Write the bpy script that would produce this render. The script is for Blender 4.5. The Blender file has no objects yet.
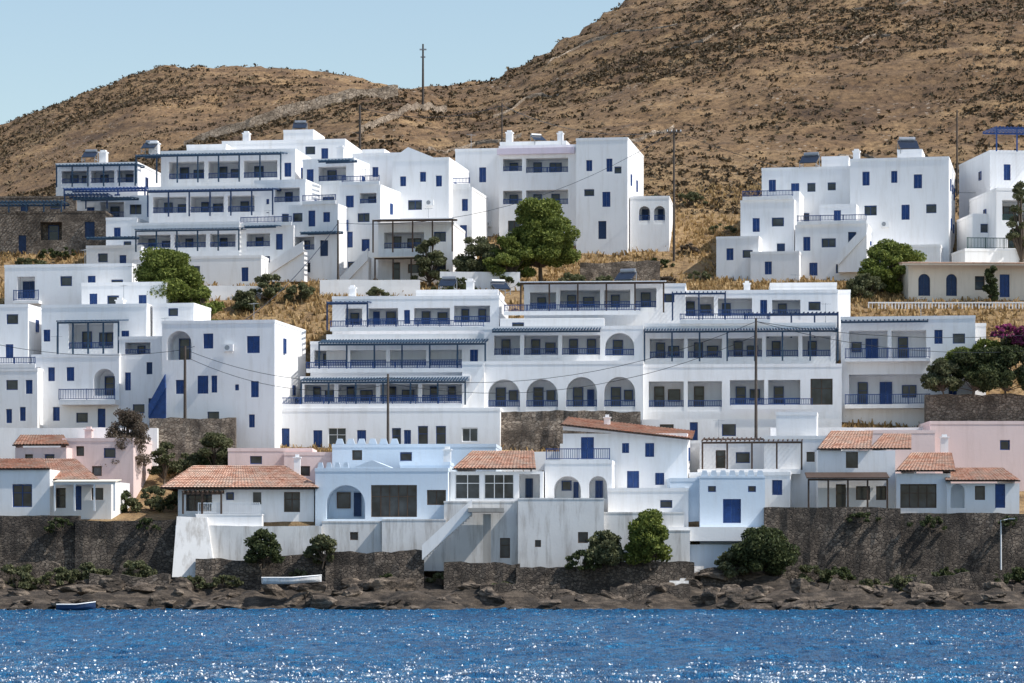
import bpy, math, random
import numpy as np
from mathutils import Vector, Matrix
random.seed(7); rng=np.random.default_rng(7)
scene=bpy.context.scene
COL=scene.collection
F=3000.0; HR=557.0; CX=512.0; CH=4.0
def W(px,py,d): return ((px-CX)*d/F, d, CH+(HR-py)*d/F)

# ---------------------------------------------------------------- materials
def newmat(name):
    m=bpy.data.materials.new(name); m.use_nodes=True
    nt=m.node_tree; b=nt.nodes['Principled BSDF']; return m,nt,b
def N(nt,t,**k):
    n=nt.nodes.new(t)
    for a,v in k.items(): setattr(n,a,v)
    return n
def ramp(nt,fac,stops):
    r=nt.nodes.new('ShaderNodeValToRGB'); e=r.color_ramp.elements
    while len(e)<len(stops): e.new(0.5)
    for i,(p,c) in enumerate(stops):
        e[i].position=p; e[i].color=(c[0],c[1],c[2],1) if len(c)==3 else c
    nt.links.new(fac,r.inputs[0]); return r.outputs[0]
def coords(nt,scale=(1,1,1)):
    g=nt.nodes.new('ShaderNodeNewGeometry'); m=nt.nodes.new('ShaderNodeMapping'); m.inputs['Scale'].default_value=scale
    nt.links.new(g.outputs['Position'],m.inputs['Vector']); return m.outputs[0]
def noise(nt,vec,sc,det=4,rough=.6):
    n=N(nt,'ShaderNodeTexNoise'); n.inputs['Scale'].default_value=sc; n.inputs['Detail'].default_value=det; n.inputs['Roughness'].default_value=rough
    nt.links.new(vec,n.inputs['Vector']); return n.outputs['Fac']
def mix(nt,f,a,b,bt='MIX'):
    m=N(nt,'ShaderNodeMix',data_type='RGBA',blend_type=bt)
    for s,v in ((0,f),(6,a),(7,b)):
        if isinstance(v,(int,float)): m.inputs[s].default_value=v
        elif isinstance(v,tuple): m.inputs[s].default_value=(v[0],v[1],v[2],1)
        else: nt.links.new(v,m.inputs[s])
    return m.outputs[2]
def bump(nt,b,h,st=.3,dist=.1):
    n=nt.nodes.new('ShaderNodeBump'); n.inputs['Strength'].default_value=st; n.inputs['Distance'].default_value=dist
    nt.links.new(h,n.inputs['Height']); nt.links.new(n.outputs[0],b.inputs['Normal'])
def plaster(name,c,dirt=(0.50,0.45,0.38),amt=.35):
    m,nt,b=newmat(name)
    v=coords(nt); vs=coords(nt,(1.6,1.6,.2))
    n1=noise(nt,v,.3,5); n2=noise(nt,vs,1.1,6,.7)
    f1=ramp(nt,n2,[(.48,(0,0,0)),(.76,(1,1,1))])
    f2=ramp(nt,n1,[(.3,(.84,.84,.85)),(.65,(1,1,1))])
    a=mix(nt,amt,c,f2,'MULTIPLY')
    mm=N(nt,'ShaderNodeMath',operation='MULTIPLY'); nt.links.new(f1,mm.inputs[0]); mm.inputs[1].default_value=amt
    a=mix(nt,mm.outputs[0],a,dirt)
    nt.links.new(a,b.inputs['Base Color']); b.inputs['Roughness'].default_value=.9
    bump(nt,b,noise(nt,v,5,4),.2,.04); return m
def flat(name,c,r=.6,var=.25,metal=0):
    m,nt,b=newmat(name); v=coords(nt)
    n=noise(nt,v,2.5,4)
    a=mix(nt,ramp(nt,n,[(.3,(0,0,0)),(.7,(1,1,1))]),tuple(x*(1-var) for x in c),tuple(min(1,x*(1+var)) for x in c))
    nt.links.new(a,b.inputs['Base Color']); b.inputs['Roughness'].default_value=r; b.inputs['Metallic'].default_value=metal; return m
def stone(name,c1,c2,mortar,sc=2.6,edge=.09):
    m,nt,b=newmat(name); v=coords(nt,(1,1,1.6))
    w=N(nt,'ShaderNodeTexNoise'); w.inputs['Scale'].default_value=1.5; nt.links.new(v,w.inputs['Vector'])
    vv=N(nt,'ShaderNodeMixRGB',blend_type='ADD'); vv.inputs[0].default_value=.25; nt.links.new(v,vv.inputs[1]); nt.links.new(w.outputs['Color'],vv.inputs[2])
    vo=N(nt,'ShaderNodeTexVoronoi',feature='DISTANCE_TO_EDGE'); vo.inputs['Scale'].default_value=sc; nt.links.new(vv.outputs[0],vo.inputs['Vector'])
    vc=N(nt,'ShaderNodeTexVoronoi'); vc.inputs['Scale'].default_value=sc; nt.links.new(vv.outputs[0],vc.inputs['Vector'])
    sp=N(nt,'ShaderNodeSeparateColor'); nt.links.new(vc.outputs['Color'],sp.inputs[0])
    base=mix(nt,sp.outputs[0],c1,c2)
    big=noise(nt,coords(nt),.4,7,.78)
    base=mix(nt,ramp(nt,big,[(.38,(0,0,0)),(.58,(1,1,1))]),tuple(x*.45 for x in c1),base)
    e=ramp(nt,vo.outputs['Distance'],[(.0,(0,0,0)),(edge,(1,1,1))])
    nt.links.new(mix(nt,e,mortar,base),b.inputs['Base Color']); b.inputs['Roughness'].default_value=.95
    bump(nt,b,e,.8,.1); return m
WHITE=plaster('whitewash',(.88,.875,.87),amt=.3)
WHITE2=plaster('weathered_whitewash',(.80,.785,.76),(.27,.23,.19),.75)
CREAM=plaster('cream_plaster',(.80,.72,.60),(.5,.42,.33),.4)
PINK=plaster('pink_plaster',(.80,.64,.61),(.5,.38,.33),.4)
LILAC=plaster('lilac_plaster',(.76,.66,.74),(.5,.45,.45),.3)
PALEBLUE=plaster('pale_blue_plaster',(.66,.75,.84),(.5,.5,.5),.3)
BLUE=flat('blue_paint',(.010,.050,.19),.5)
DBLUE=flat('dark_blue_wood',(.010,.035,.10),.6)
TEAL=flat('grey_blue_wood',(.017,.05,.095),.6)
BROWN=flat('brown_wood',(.07,.04,.025),.7)
GREENP=flat('green_paint',(.02,.07,.06),.6)
WOODP=flat('weathered_pole_wood',(.07,.055,.045),.85)
METAL=flat('grey_metal',(.35,.36,.38),.4,.15,.6)
WHITEP=flat('white_paint',(.8,.8,.8),.5,.03)
PANEL=flat('solar_collector_glass',(.015,.02,.035),.15)
CONC=plaster('weathered_concrete',(.40,.37,.33),(.15,.13,.12),.6)
STONE=stone('rubble_stone',(.20,.155,.12),(.40,.33,.26),(.09,.07,.055),3.0)
DSTONE=stone('dark_rubble_stone',(.09,.07,.055),(.235,.19,.15),(.04,.032,.026),3.1,.11)
HSTONE=stone('dry_stone',(.32,.25,.18),(.48,.39,.30),(.14,.10,.07),1.8)
def mk_glass():
    m,nt,b=newmat('window_glass'); v=coords(nt)
    n=noise(nt,v,.7,2)
    nt.links.new(ramp(nt,n,[(.35,(.012,.016,.022)),(.7,(.06,.075,.09))]),b.inputs['Base Color']); b.inputs['Roughness'].default_value=.12; return m
GLASS=mk_glass()
def mk_tile():
    m,nt,b=newmat('terracotta_tile'); v=coords(nt)
    vc=N(nt,'ShaderNodeTexVoronoi'); vc.inputs['Scale'].default_value=3.2; nt.links.new(v,vc.inputs['Vector'])
    sp=N(nt,'ShaderNodeSeparateColor'); nt.links.new(vc.outputs['Color'],sp.inputs[0])
    a=mix(nt,sp.outputs[0],(.40,.19,.12),(.66,.42,.31))
    a=mix(nt,ramp(nt,noise(nt,v,.9,6,.7),[(.42,(0,0,0)),(.66,(.85,.85,.85))]),a,(.46,.37,.30))
    nt.links.new(a,b.inputs['Base Color']); b.inputs['Roughness'].default_value=.85; return m
TILE=mk_tile()
def mk_leaf(name,c1,c2,c3,tr=.3):
    m,nt,b=newmat(name); g=nt.nodes.new('ShaderNodeNewGeometry')
    a=ramp(nt,g.outputs['Random Per Island'],[(0,c1),(.55,c2),(1,c3)])
    nt.links.new(a,b.inputs['Base Color']); b.inputs['Roughness'].default_value=.7
    b.inputs['Specular IOR Level'].default_value=.25
    t=nt.nodes.new('ShaderNodeBsdfTranslucent'); nt.links.new(a,t.inputs[0]); ms=nt.nodes.new('ShaderNodeMixShader'); ms.inputs[0].default_value=tr
    nt.links.new(b.outputs[0],ms.inputs[1]); nt.links.new(t.outputs[0],ms.inputs[2]); nt.links.new(ms.outputs[0],nt.nodes['Material Output'].inputs[0])
    return m
PINE=mk_leaf('pine_foliage',(.07,.095,.02),(.15,.185,.04),(.27,.30,.07))
DARKLEAF=mk_leaf('dark_foliage',(.028,.04,.017),(.065,.082,.032),(.12,.14,.055))
OLIVE=mk_leaf('olive_foliage',(.06,.07,.033),(.13,.14,.065),(.20,.20,.11))
DRYL=mk_leaf('dry_twigs',(.08,.06,.045),(.15,.115,.085),(.23,.19,.14))
BOUG=mk_leaf('bougainvillea_flowers',(.08,.09,.03),(.30,.04,.15),(.50,.10,.28))
SCRUB=mk_leaf('hill_scrub_leaves',(.035,.025,.013),(.09,.062,.033),(.17,.125,.068),.1)
GRASS=mk_leaf('dry_grass_blades',(.22,.14,.06),(.42,.28,.12),(.58,.42,.22))
BARK=flat('bark',(.10,.075,.055),.9)
def mk_rock():
    m,nt,b=newmat('shore_rock'); v=coords(nt); v2=coords(nt,(.6,.6,3))
    n=noise(nt,v2,.9,8,.7)
    a=ramp(nt,n,[(.34,(.025,.019,.014)),(.48,(.10,.075,.055)),(.64,(.34,.265,.20))])
    g=N(nt,'ShaderNodeSeparateXYZ'); gg=nt.nodes.new('ShaderNodeNewGeometry'); nt.links.new(gg.outputs['Position'],g.inputs[0])
    w=ramp(nt,g.outputs['Z'],[(.0,(0,0,0)),(.3,(1,1,1))])
    a=mix(nt,w,(.02,.016,.012),a)
    nt.links.new(a,b.inputs['Base Color']); b.inputs['Roughness'].default_value=.85
    bump(nt,b,noise(nt,v,2.2,8,.75),1,.4); return m
ROCK=mk_rock()
def mk_ground():
    m,nt,b=newmat('dry_hillside'); v=coords(nt); vt=coords(nt,(.35,.35,1.6))
    big=noise(nt,v,.018,5); mid=noise(nt,v,.13,6,.68); fine=noise(nt,v,1.1,6,.75); strat=noise(nt,vt,.35,6,.65)
    g1=ramp(nt,mid,[(.32,(.12,.072,.04)),(.48,(.27,.165,.083)),(.62,(.42,.275,.14)),(.8,(.52,.37,.21))])
    g2=ramp(nt,strat,[(.34,(.14,.083,.045)),(.5,(.29,.18,.09)),(.68,(.44,.29,.155))])
    a=mix(nt,ramp(nt,big,[(.4,(0,0,0)),(.6,(1,1,1))]),g1,g2)
    a=mix(nt,1.0,a,ramp(nt,noise(nt,v,.035,4,.6),[(.36,(.68,.64,.6)),(.6,(1.08,1.06,1.0))]),'MULTIPLY')
    a=mix(nt,.9,a,ramp(nt,fine,[(.36,(.3,.27,.24)),(.57,(1.0,1.0,1.0))]),'MULTIPLY')
    vo=N(nt,'ShaderNodeTexVoronoi'); vo.inputs['Scale'].default_value=.9; nt.links.new(v,vo.inputs['Vector'])
    st=ramp(nt,vo.outputs['Distance'],[(.16,(1,1,1)),(.24,(0,0,0))])
    sm=N(nt,'ShaderNodeMath',operation='MULTIPLY'); nt.links.new(st,sm.inputs[0]); nt.links.new(ramp(nt,noise(nt,v,.09,4),[(.5,(0,0,0)),(.62,(1,1,1))]),sm.inputs[1])
    a=mix(nt,sm.outputs[0],a,(.40,.32,.24))
    sp=N(nt,'ShaderNodeSeparateXYZ'); gg=nt.nodes.new('ShaderNodeNewGeometry'); nt.links.new(gg.outputs['Position'],sp.inputs[0])
    mr=N(nt,'ShaderNodeMapRange'); nt.links.new(sp.outputs['Y'],mr.inputs[0]); mr.inputs[1].default_value=330; mr.inputs[2].default_value=362; mr.inputs[3].default_value=1; mr.inputs[4].default_value=0
    gold=ramp(nt,noise(nt,v,.7,8,.8),[(.34,(.11,.07,.038)),(.48,(.31,.195,.09)),(.62,(.47,.32,.155)),(.8,(.57,.42,.25))])
    a=mix(nt,mr.outputs[0],a,gold)
    mr2=N(nt,'ShaderNodeMapRange'); nt.links.new(sp.outputs['Y'],mr2.inputs[0]); mr2.inputs[1].default_value=238; mr2.inputs[2].default_value=241; mr2.inputs[3].default_value=1; mr2.inputs[4].default_value=0
    v2=coords(nt,(.6,.6,3)); rk=ramp(nt,noise(nt,v2,.9,8,.75),[(.34,(.018,.014,.010)),(.5,(.065,.049,.036)),(.7,(.22,.17,.125))])
    a=mix(nt,mr2.outputs[0],a,rk)
    nt.links.new(a,b.inputs['Base Color']); b.inputs['Roughness'].default_value=.95
    bump(nt,b,noise(nt,v,.8,8,.8),.9,.6); return m
GROUND=mk_ground()
def mk_water():
    m,nt,b=newmat('sea_water'); v=coords(nt,(1,.5,1))
    b.inputs['Roughness'].default_value=.2; b.inputs['IOR'].default_value=1.33; b.inputs['Specular IOR Level'].default_value=.4
    n1=noise(nt,v,2.2,4,.68); n2=noise(nt,v,9,3,.6)
    c=ramp(nt,noise(nt,v,2.0,6,.74),[(.34,(.002,.042,.13)),(.5,(.005,.12,.29)),(.64,(.016,.23,.46)),(.78,(.07,.40,.63))])
    big=noise(nt,coords(nt,(1,.35,1)),.12,4,.6)
    c=mix(nt,1.0,c,ramp(nt,big,[(.35,(.72,.75,.8)),(.65,(1.1,1.08,1.05))]),'MULTIPLY')
    nt.links.new(c,b.inputs['Base Color'])
    ad=N(nt,'ShaderNodeMath',operation='MULTIPLY_ADD'); nt.links.new(n2,ad.inputs[0]); ad.inputs[1].default_value=.35; nt.links.new(n1,ad.inputs[2])
    bump(nt,b,ad.outputs[0],1.0,.9); return m
WATER=mk_water()
GLINT=flat('sea_glint_flecks',(.88,.9,.92),.3,.03)  # near-white colour for the flecks that imitate sun glints

# ---------------------------------------------------------------- mesh builder
class MB:
    def __init__(s): s.v=[]; s.f=[]; s.m=[]
    def quad(s,a,b,c,d,m=0):
        i=len(s.v); s.v+=[a,b,c,d]; s.f.append((i,i+1,i+2,i+3)); s.m.append(m)
    def poly(s,pts,m=0):
        i=len(s.v); s.v+=list(pts); s.f.append(tuple(range(i,i+len(pts)))); s.m.append(m)
    def box(s,x0,x1,y0,y1,z0,z1,m=0):
        s.hexa([(x0,y0,z0),(x1,y0,z0),(x1,y1,z0),(x0,y1,z0),(x0,y0,z1),(x1,y0,z1),(x1,y1,z1),(x0,y1,z1)],m)
    def hexa(s,p,m=0):
        i=len(s.v); s.v+=p
        for f in ((0,3,2,1),(4,5,6,7),(0,1,5,4),(1,2,6,5),(2,3,7,6),(3,0,4,7)):
            s.f.append(tuple(i+k for k in f)); s.m.append(m)
    def tube(s,p,q,r0,r1,n=6,m=0,cap=True):
        p=Vector(p);q=Vector(q); a=(q-p).normalized(); u=a.orthogonal().normalized(); w=a.cross(u); i=len(s.v)
        for c,r in ((p,r0),(q,r1)):
            for k in range(n):
                t=2*math.pi*k/n; s.v.append(tuple(c+u*math.cos(t)*r+w*math.sin(t)*r))
        for k in range(n):
            s.f.append((i+k,i+(k+1)%n,i+n+(k+1)%n,i+n+k)); s.m.append(m)
        if cap:
            s.f.append(tuple(i+n+k for k in range(n))); s.m.append(m)
            s.f.append(tuple(i+n-1-k for k in range(n))); s.m.append(m)
    def mesh(s,name,mats,smooth=False):
        me=bpy.data.meshes.new(name); me.from_pydata(s.v,[],s.f)
        for m in mats: me.materials.append(m)
        me.polygons.foreach_set('material_index',s.m)
        if smooth: me.polygons.foreach_set('use_smooth',[True]*len(s.f))
        me.update(); return me
def npmesh(name,V,mat,k=4):
    V=np.ascontiguousarray(V,dtype=np.float32); n=len(V)//k; me=bpy.data.meshes.new(name)
    me.vertices.add(len(V)); me.vertices.foreach_set('co',V.ravel()); me.loops.add(len(V)); me.loops.foreach_set('vertex_index',np.arange(len(V),dtype=np.int32))
    me.polygons.add(n); me.polygons.foreach_set('loop_start',np.arange(0,len(V),k,dtype=np.int32)); me.polygons.foreach_set('loop_total',np.full(n,k,dtype=np.int32))
    me.materials.append(mat); me.update(calc_edges=True); return me
def obj(name,me,parent=None,loc=(0,0,0)):
    o=bpy.data.objects.new(name,me); COL.objects.link(o); o.location=loc
    if parent: o.parent=parent
    return o
def top(o,label,cat,group=None,kind=None):
    o['label']=label; o['category']=cat
    if group:o['group']=group
    if kind:o['kind']=kind
    return o
def empty(name,loc,yaw=0):
    o=bpy.data.objects.new(name,None); o.empty_display_size=.5; COL.objects.link(o); o.location=loc; o.rotation_euler=(0,0,math.radians(yaw)); return o

# ---------------------------------------------------------------- window / door / railing meshes
cache={}
STY={'s':BLUE,'g':WHITEP,'b':BLUE,'k':BROWN,'D':BLUE,'G':BLUE,'K':BROWN,'N':DBLUE}
def opening_mesh(w,h,st):
    key=(round(w,1),round(h,1),st)
    if key in cache: return cache[key]
    w=max(.4,key[0]); h=max(.5,key[1]); mb=MB(); fw=.07
    mb.box(-w/2,-w/2+fw,-.02,.1,0,h); mb.box(w/2-fw,w/2,-.02,.1,0,h)
    mb.box(-w/2+fw,w/2-fw,-.018,.1,h-fw,h); mb.box(-w/2+fw,w/2-fw,-.018,.1,0,fw)
    if st in 'sDN':
        n=1 if w<1.0 and st!='s' else 2
        if w>2: n=int(w/.8)
        pw=(w-2*fw)/n
        for i in range(n):
            x=-w/2+fw+i*pw
            mb.box(x+.01,x+pw-.01,.02,.06,fw,h-fw)
            k=max(3,int((h-.3)/.16))
            for j in range(k):
                z=.16+(h-.34)*j/k
                mb.box(x+.09,x+pw-.09,-.004,.019,z,z+.085)
        if st=='D': mb.box(w/2-.2,w/2-.16,-.05,-.005,1.0,1.12,1)
    else:
        n=max(1,int(round(w/.8))); pw=(w-2*fw)/n
        mb.box(-w/2+fw,w/2-fw,.05,.08,fw,h-fw,1)
        for i in range(1,n): mb.box(-w/2+fw+i*pw-.03,-w/2+fw+i*pw+.03,0,.049,fw,h-fw)
        if h>1.3: mb.box(-w/2+fw,w/2-fw,.002,.047,h*.62,h*.62+.05)
    me=mb.mesh('opening_'+st,[STY[st],GLASS]); cache[key]=me; return me
def rail_mesh(w,h,mat=None):
    mb=MB(); mb.box(0,w,-.03,.03,h-.07,h); mb.box(0,w,-.025,.025,.06,.11)
    n=max(2,int(w/.15))
    for i in range(n+1):
        x=(w-.05)*i/n; mb.box(x,x+.045,-.015,.015,.11,h-.07)
    k=max(1,int(w/1.8))
    for i in range(k+1):
        x=(w-.07)*i/k; mb.box(x,x+.07,-.035,.035,0,h+.02)
    return mb.mesh('railing',[mat or BLUE])
def ac_mesh():
    mb=MB(); mb.box(-.42,.42,-.3,0,0,.6); n=16
    mb.poly([(-.1+.22*math.cos(2*math.pi*i/n),-.305,.3+.22*math.sin(2*math.pi*i/n)) for i in range(n)],1)
    mb.box(-.35,-.31,-.28,0,-.12,0); mb.box(.31,.35,-.28,0,-.12,0); return mb.mesh('air_conditioner',[WHITEP,METAL])
AC=ac_mesh()
def ant_mesh():
    mb=MB(); mb.tube((0,0,-.2),(0,0,2.2),.03,.02,5); mb.tube((-.5,0,2.1),(.5,0,2.1),.015,.015,4)
    for i in range(5): mb.tube((-.45+i*.22,-.25,2.1),(-.45+i*.22,.25,2.1),.012,.012,4)
    return mb.mesh('antenna',[METAL])
ANT=ant_mesh()

class House:
    def __init__(s,name,label,cat,px,row,d,yaw=0,wall=WHITE,group='whitewashed buildings on the hillside'):
        s.a=W(px,row,d); s.root=empty(name,s.a,yaw); top(s.root,label,cat,group); s.yaw=yaw
        s.sn=math.sin(math.radians(yaw)); s.cs=math.cos(math.radians(yaw))
        s.wall=MB(); s.roof=MB(); s.wm=wall; s.k=0
    def L(s,px,py,d):
        x,y,z=W(px,py,d); y=y-s.a[1]; return ((x-s.a[0]+y*s.sn)/s.cs,y,z-s.a[2])
    def face(s,x0,x1,z0,z1,y,holes):
        mb=s.wall
        xs=sorted({x0,x1,*[min(max(h[0],x0),x1) for h in holes],*[min(max(h[1],x0),x1) for h in holes]})
        zs=sorted({z0,z1,*[min(max(h[2],z0),z1) for h in holes],*[min(max(h[3],z0),z1) for h in holes]})
        for i in range(len(xs)-1):
            for j in range(len(zs)-1):
                cx=(xs[i]+xs[i+1])/2; cz=(zs[j]+zs[j+1])/2
                if any(h[0]<cx<h[1] and h[2]<cz<h[3] for h in holes): continue
                if xs[i+1]-xs[i]<1e-5 or zs[j+1]-zs[j]<1e-5: continue
                mb.quad((xs[i],y,zs[j]),(xs[i+1],y,zs[j]),(xs[i+1],y,zs[j+1]),(xs[i],y,zs[j+1]))
        for (a,b,c,e,D,arch) in holes:
            yb=y+D
            if arch:
                r=min((b-a)/2,(e-c)*.8); sp=e-r; n=12; cx=(a+b)/2
                pts=[(cx-(b-a)/2*math.cos(math.pi*t/n), sp+r*math.sin(math.pi*t/n)) for t in range(n+1)]
                for t in range(n):
                    p,q=pts[t],pts[t+1]
                    mb.quad((p[0],y,p[1]),(q[0],y,q[1]),(q[0],yb,q[1]),(p[0],yb,p[1]))
                    mb.quad((p[0],y,p[1]),(q[0],y,q[1]),(q[0],y,e),(p[0],y,e))
            else:
                sp=e; mb.quad((a,y,e),(b,y,e),(b,yb,e),(a,yb,e))
            mb.quad((a,y,c),(a,yb,c),(a,yb,sp),(a,y,sp)); mb.quad((b,y,c),(b,y,sp),(b,yb,sp),(b,yb,c))
            mb.quad((a,y,c),(b,y,c),(b,yb,c),(a,yb,c)); mb.quad((a,yb,c),(b,yb,c),(b,yb,e),(a,yb,e))
    def put(s,st,x0,x1,z0,z1,y):
        nm='door' if st in 'DGNK' and z1-z0>1.6 else 'window'
        return obj(nm,opening_mesh(x1-x0,z1-z0,st),s.root,((x0+x1)/2,y,z0))
    def block(s,x0,x1,t,b,d,dep,ops=(),sk=3,rim=.28,roof=True,side=()):
        d=d+s.k*.019; s.k+=1
        X0,Y,Z1=s.L(x0,t,d); X1,_,Z0=s.L(x1,b,d); Z0-=sk
        holes=[]
        def cv(o):
            a,_,tz=s.L(o[1],o[2],d); bb,_,bz=s.L(o[3],o[4],d); return a,bb,bz,tz
        for o in ops:
            a,bb,bz,tz=cv(o)
            if o[0] in ('L','A'):
                D=o[5] if len(o)>5 else 1.8
                holes.append((a,bb,bz,tz,D,o[0]=='A'))
                for q in (o[6] if len(o)>6 else ()):
                    qa,qb,qz0,qz1=cv(q); s.put(q[0],qa,qb,max(qz0,bz+.01),qz1,Y+D-.11)
                if len(o)>7 and o[7]:
                    pz=.38; s.wall.box(a+.004,bb-.004,Y+.04,Y+.2,bz+.004,bz+pz)
                    h=min(.58,(tz-bz)*.3)
                    obj('railing',rail_mesh(bb-a-.04,h,o[7] if not isinstance(o[7],int) else None),s.root,(a+.02,Y+.12,bz+pz+.003))
            else:
                holes.append((a,bb,bz,tz,.22,False)); s.put(o[0],a,bb,bz,tz,Y+.12)
        for (st,fy,ry,w,h) in side:
            sd=1 if s.yaw<0 else -1
            o=obj('window',opening_mesh(w,h,st),s.root,((X1+.1) if sd>0 else (X0-.1),Y+dep*fy,s.L(x0,ry,d)[2])); o.rotation_euler=(0,0,sd*math.pi/2)
        zr=Z1-rim
        s.face(X0,X1,Z0,zr,Y,[(h[0],h[1],max(h[2],Z0),min(h[3],zr-.02),h[4],h[5]) for h in holes])
        Yb=Y+dep; m=s.wall
        m.quad((X0,Y,Z0),(X0,Yb,Z0),(X0,Yb,zr),(X0,Y,zr)); m.quad((X1,Y,Z0),(X1,Y,zr),(X1,Yb,zr),(X1,Yb,Z0)); m.quad((X0,Yb,Z0),(X1,Yb,Z0),(X1,Yb,zr),(X0,Yb,zr))
        if roof:
            e=.03; r=s.roof; tk=.25
            r.box(X0-e,X1+e,Y-e,Y+tk,zr,Z1); r.box(X0-e,X0+tk,Y+tk,Yb,zr,Z1); r.box(X1-tk,X1+e,Y+tk,Yb,zr,Z1); r.box(X0+tk,X1-tk,Yb-tk,Yb,zr,Z1)
            r.box(X0+tk,X1-tk,Y+tk,Yb-tk,zr-.1,zr+.02)
            if X1-X0>4 and dep>7 and random.random()<.3:
                o=obj('antenna',ANT,s.root,(random.uniform(X0+.8,X1-.8),Y+random.uniform(2,5),zr)); o.rotation_euler=(0,0,random.uniform(-.9,.9))
    def ac(s,px,py,d):
        x,y,z=s.L(px,py,d); obj('air_conditioner',AC,s.root,(x,y-.003,z))
    def slab(s,x0,x1,t,b,d,dep,name='balcony',mat=None):
        d+=s.k*.019; s.k+=1
        X0,Y,Z1=s.L(x0,t,d); X1,_,Z0=s.L(x1,b,d); mb=MB(); mb.box(X0,X1,Y,Y+dep,Z0,Z1)
        return obj(name,mb.mesh(name,[mat or s.wm]),s.root)
    def rail(s,x0,x1,b,d,h=.95,mat=None,par=.36):
        X0,Y,Z=s.L(x0,b,d); X1,_,_=s.L(x1,b,d)
        if par:
            mb=MB(); mb.box(X0,X1,Y-.07,Y+.07,Z+.003,Z+par); obj('parapet',mb.mesh('parapet',[s.wm]),s.root)
        obj('railing',rail_mesh(X1-X0,h-par,mat),s.root,(X0,Y,Z+par+.003))
    def pergola(s,x0,x1,t,d,dep,pb=None,posts=3,mat=None,rise=.25,gap=.38,solid=None,sw=.09):
        mat=mat or DBLUE; X0,Y,Z=s.L(x0,t,d); X1=s.L(x1,t,d)[0]; mb=MB()
        mb.box(X0,X1,Y,Y+.12,Z-.2,Z-.04)
        mb.box(X0,X1,Y+dep-.15,Y+dep-.03,Z+rise-.2,Z+rise-.04)
        def bar(a,b,y0,lo,hi,m): mb.hexa([(a,y0,Z+lo),(b,y0,Z+lo),(b,Y+dep,Z+rise+lo),(a,Y+dep,Z+rise+lo),(a,y0,Z+hi),(b,y0,Z+hi),(b,Y+dep,Z+rise+hi),(a,Y+dep,Z+rise+hi)],m)
        if solid: bar(X0-.1,X1+.1,Y-.15,-.03,.05,1)
        else:
            n=max(2,int((X1-X0)/gap))
            for k in range(n+1):
                x=X0+(X1-X0-sw)*k/n; bar(x,x+sw,Y-.2,-.035,.07,0)
        if pb:
            Zb=s.L(x0,pb,d)[2]
            for k in range(posts):
                x=X0+(X1-X0-.14)*k/max(1,posts-1); mb.box(x,x+.14,Y+.002,Y+.118,Zb,Z-.2)
        obj('pergola',mb.mesh('pergola',[mat,solid or mat]),s.root)
    def tiled(s,p00,p10,p11,p01,name='roof'):
        p=[Vector(q) for q in (p00,p10,p11,p01)]
        w=(p[1]-p[0]).length; hh=(p[3]-p[0]).length; nu=max(8,int(w/.075)); rows=max(3,int(hh/.38))
        nrm=(p[1]-p[0]).cross(p[3]-p[0])
        if nrm.length<1e-6: nrm=(p[1]-p[0]).cross(p[2]-p[0])
        nrm.normalize(); mb=MB()
        if nrm.z<0: nrm=-nrm
        vs=[]
        for r in range(rows):
            jt=random.uniform(-.012,.012)
            for off,v in ((.06,r/rows),(0,(r+1)/rows)):
                L=p[0].lerp(p[3],v); R=p[1].lerp(p[2],v)
                for u in range(nu+1):
                    q=L.lerp(R,u/nu)+nrm*(off+jt+.06*abs(math.sin(math.pi*u/nu*w/.28))); vs.append(tuple(q))
        mb.v=vs
        for r in range(2*rows-1):
            for u in range(nu):
                a=r*(nu+1)+u; mb.f.append((a,a+1,a+nu+2,a+nu+1)); mb.m.append(0)
        d=nrm*-.06
        mb.quad(tuple(p[0]+d),tuple(p[1]+d),tuple(p[2]+d),tuple(p[3]+d),1)
        mb.quad(tuple(p[0]+d),tuple(p[1]+d),tuple(p[1]+nrm*.05),tuple(p[0]+nrm*.05),1)
        obj(name,mb.mesh(name,[TILE,BROWN]),s.root)
    def shed(s,x0,x1,e,r,d,dep,over=6,iL=0,iR=0):
        s.tiled(s.L(x0-over,e,d),s.L(x1+over,e,d),s.L(x1+over-iR,r,d+dep),s.L(x0-over+iL,r,d+dep))
        a=s.L(x0,e,d+.3);b=s.L(x1,e,d+.3);c=s.L(x1-iR,r,d+dep);f=s.L(x0+iL,r,d+dep); m=s.wall
        m.poly([(a[0],a[1],a[2]-.1),(f[0],f[1],f[2]-.1),(f[0],f[1],a[2]-1)]); m.poly([(b[0],b[1],b[2]-.1),(c[0],c[1],c[2]-.1),(c[0],c[1],b[2]-1)])
    def hip(s,x0,x1,e,r,d,dep,ins=30):
        A=s.L(x0,e,d);B=s.L(x1,e,d);C=s.L(x1-ins,r,d+dep/2);D=s.L(x0+ins,r,d+dep/2)
        A2=(A[0],A[1]+dep,A[2]);B2=(B[0],B[1]+dep,B[2])
        s.tiled(A,B,C,D); s.tiled(A2,A,D,D); s.tiled(B,B2,C,C); s.tiled(B2,A2,D,C)
    def gablewall(s,x0,x1,xr,base,apex,d,dep):
        a=s.L(x0,base,d);b=s.L(x1,base,d);c=s.L(xr,apex,d); m=s.wall
        m.poly([a,b,c]); f=lambda p:(p[0],p[1]+dep,p[2]); m.poly([f(a),f(b),f(c)])
        m.quad(a,f(a),f(c),c); m.quad(b,f(b),f(c),c)
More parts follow.
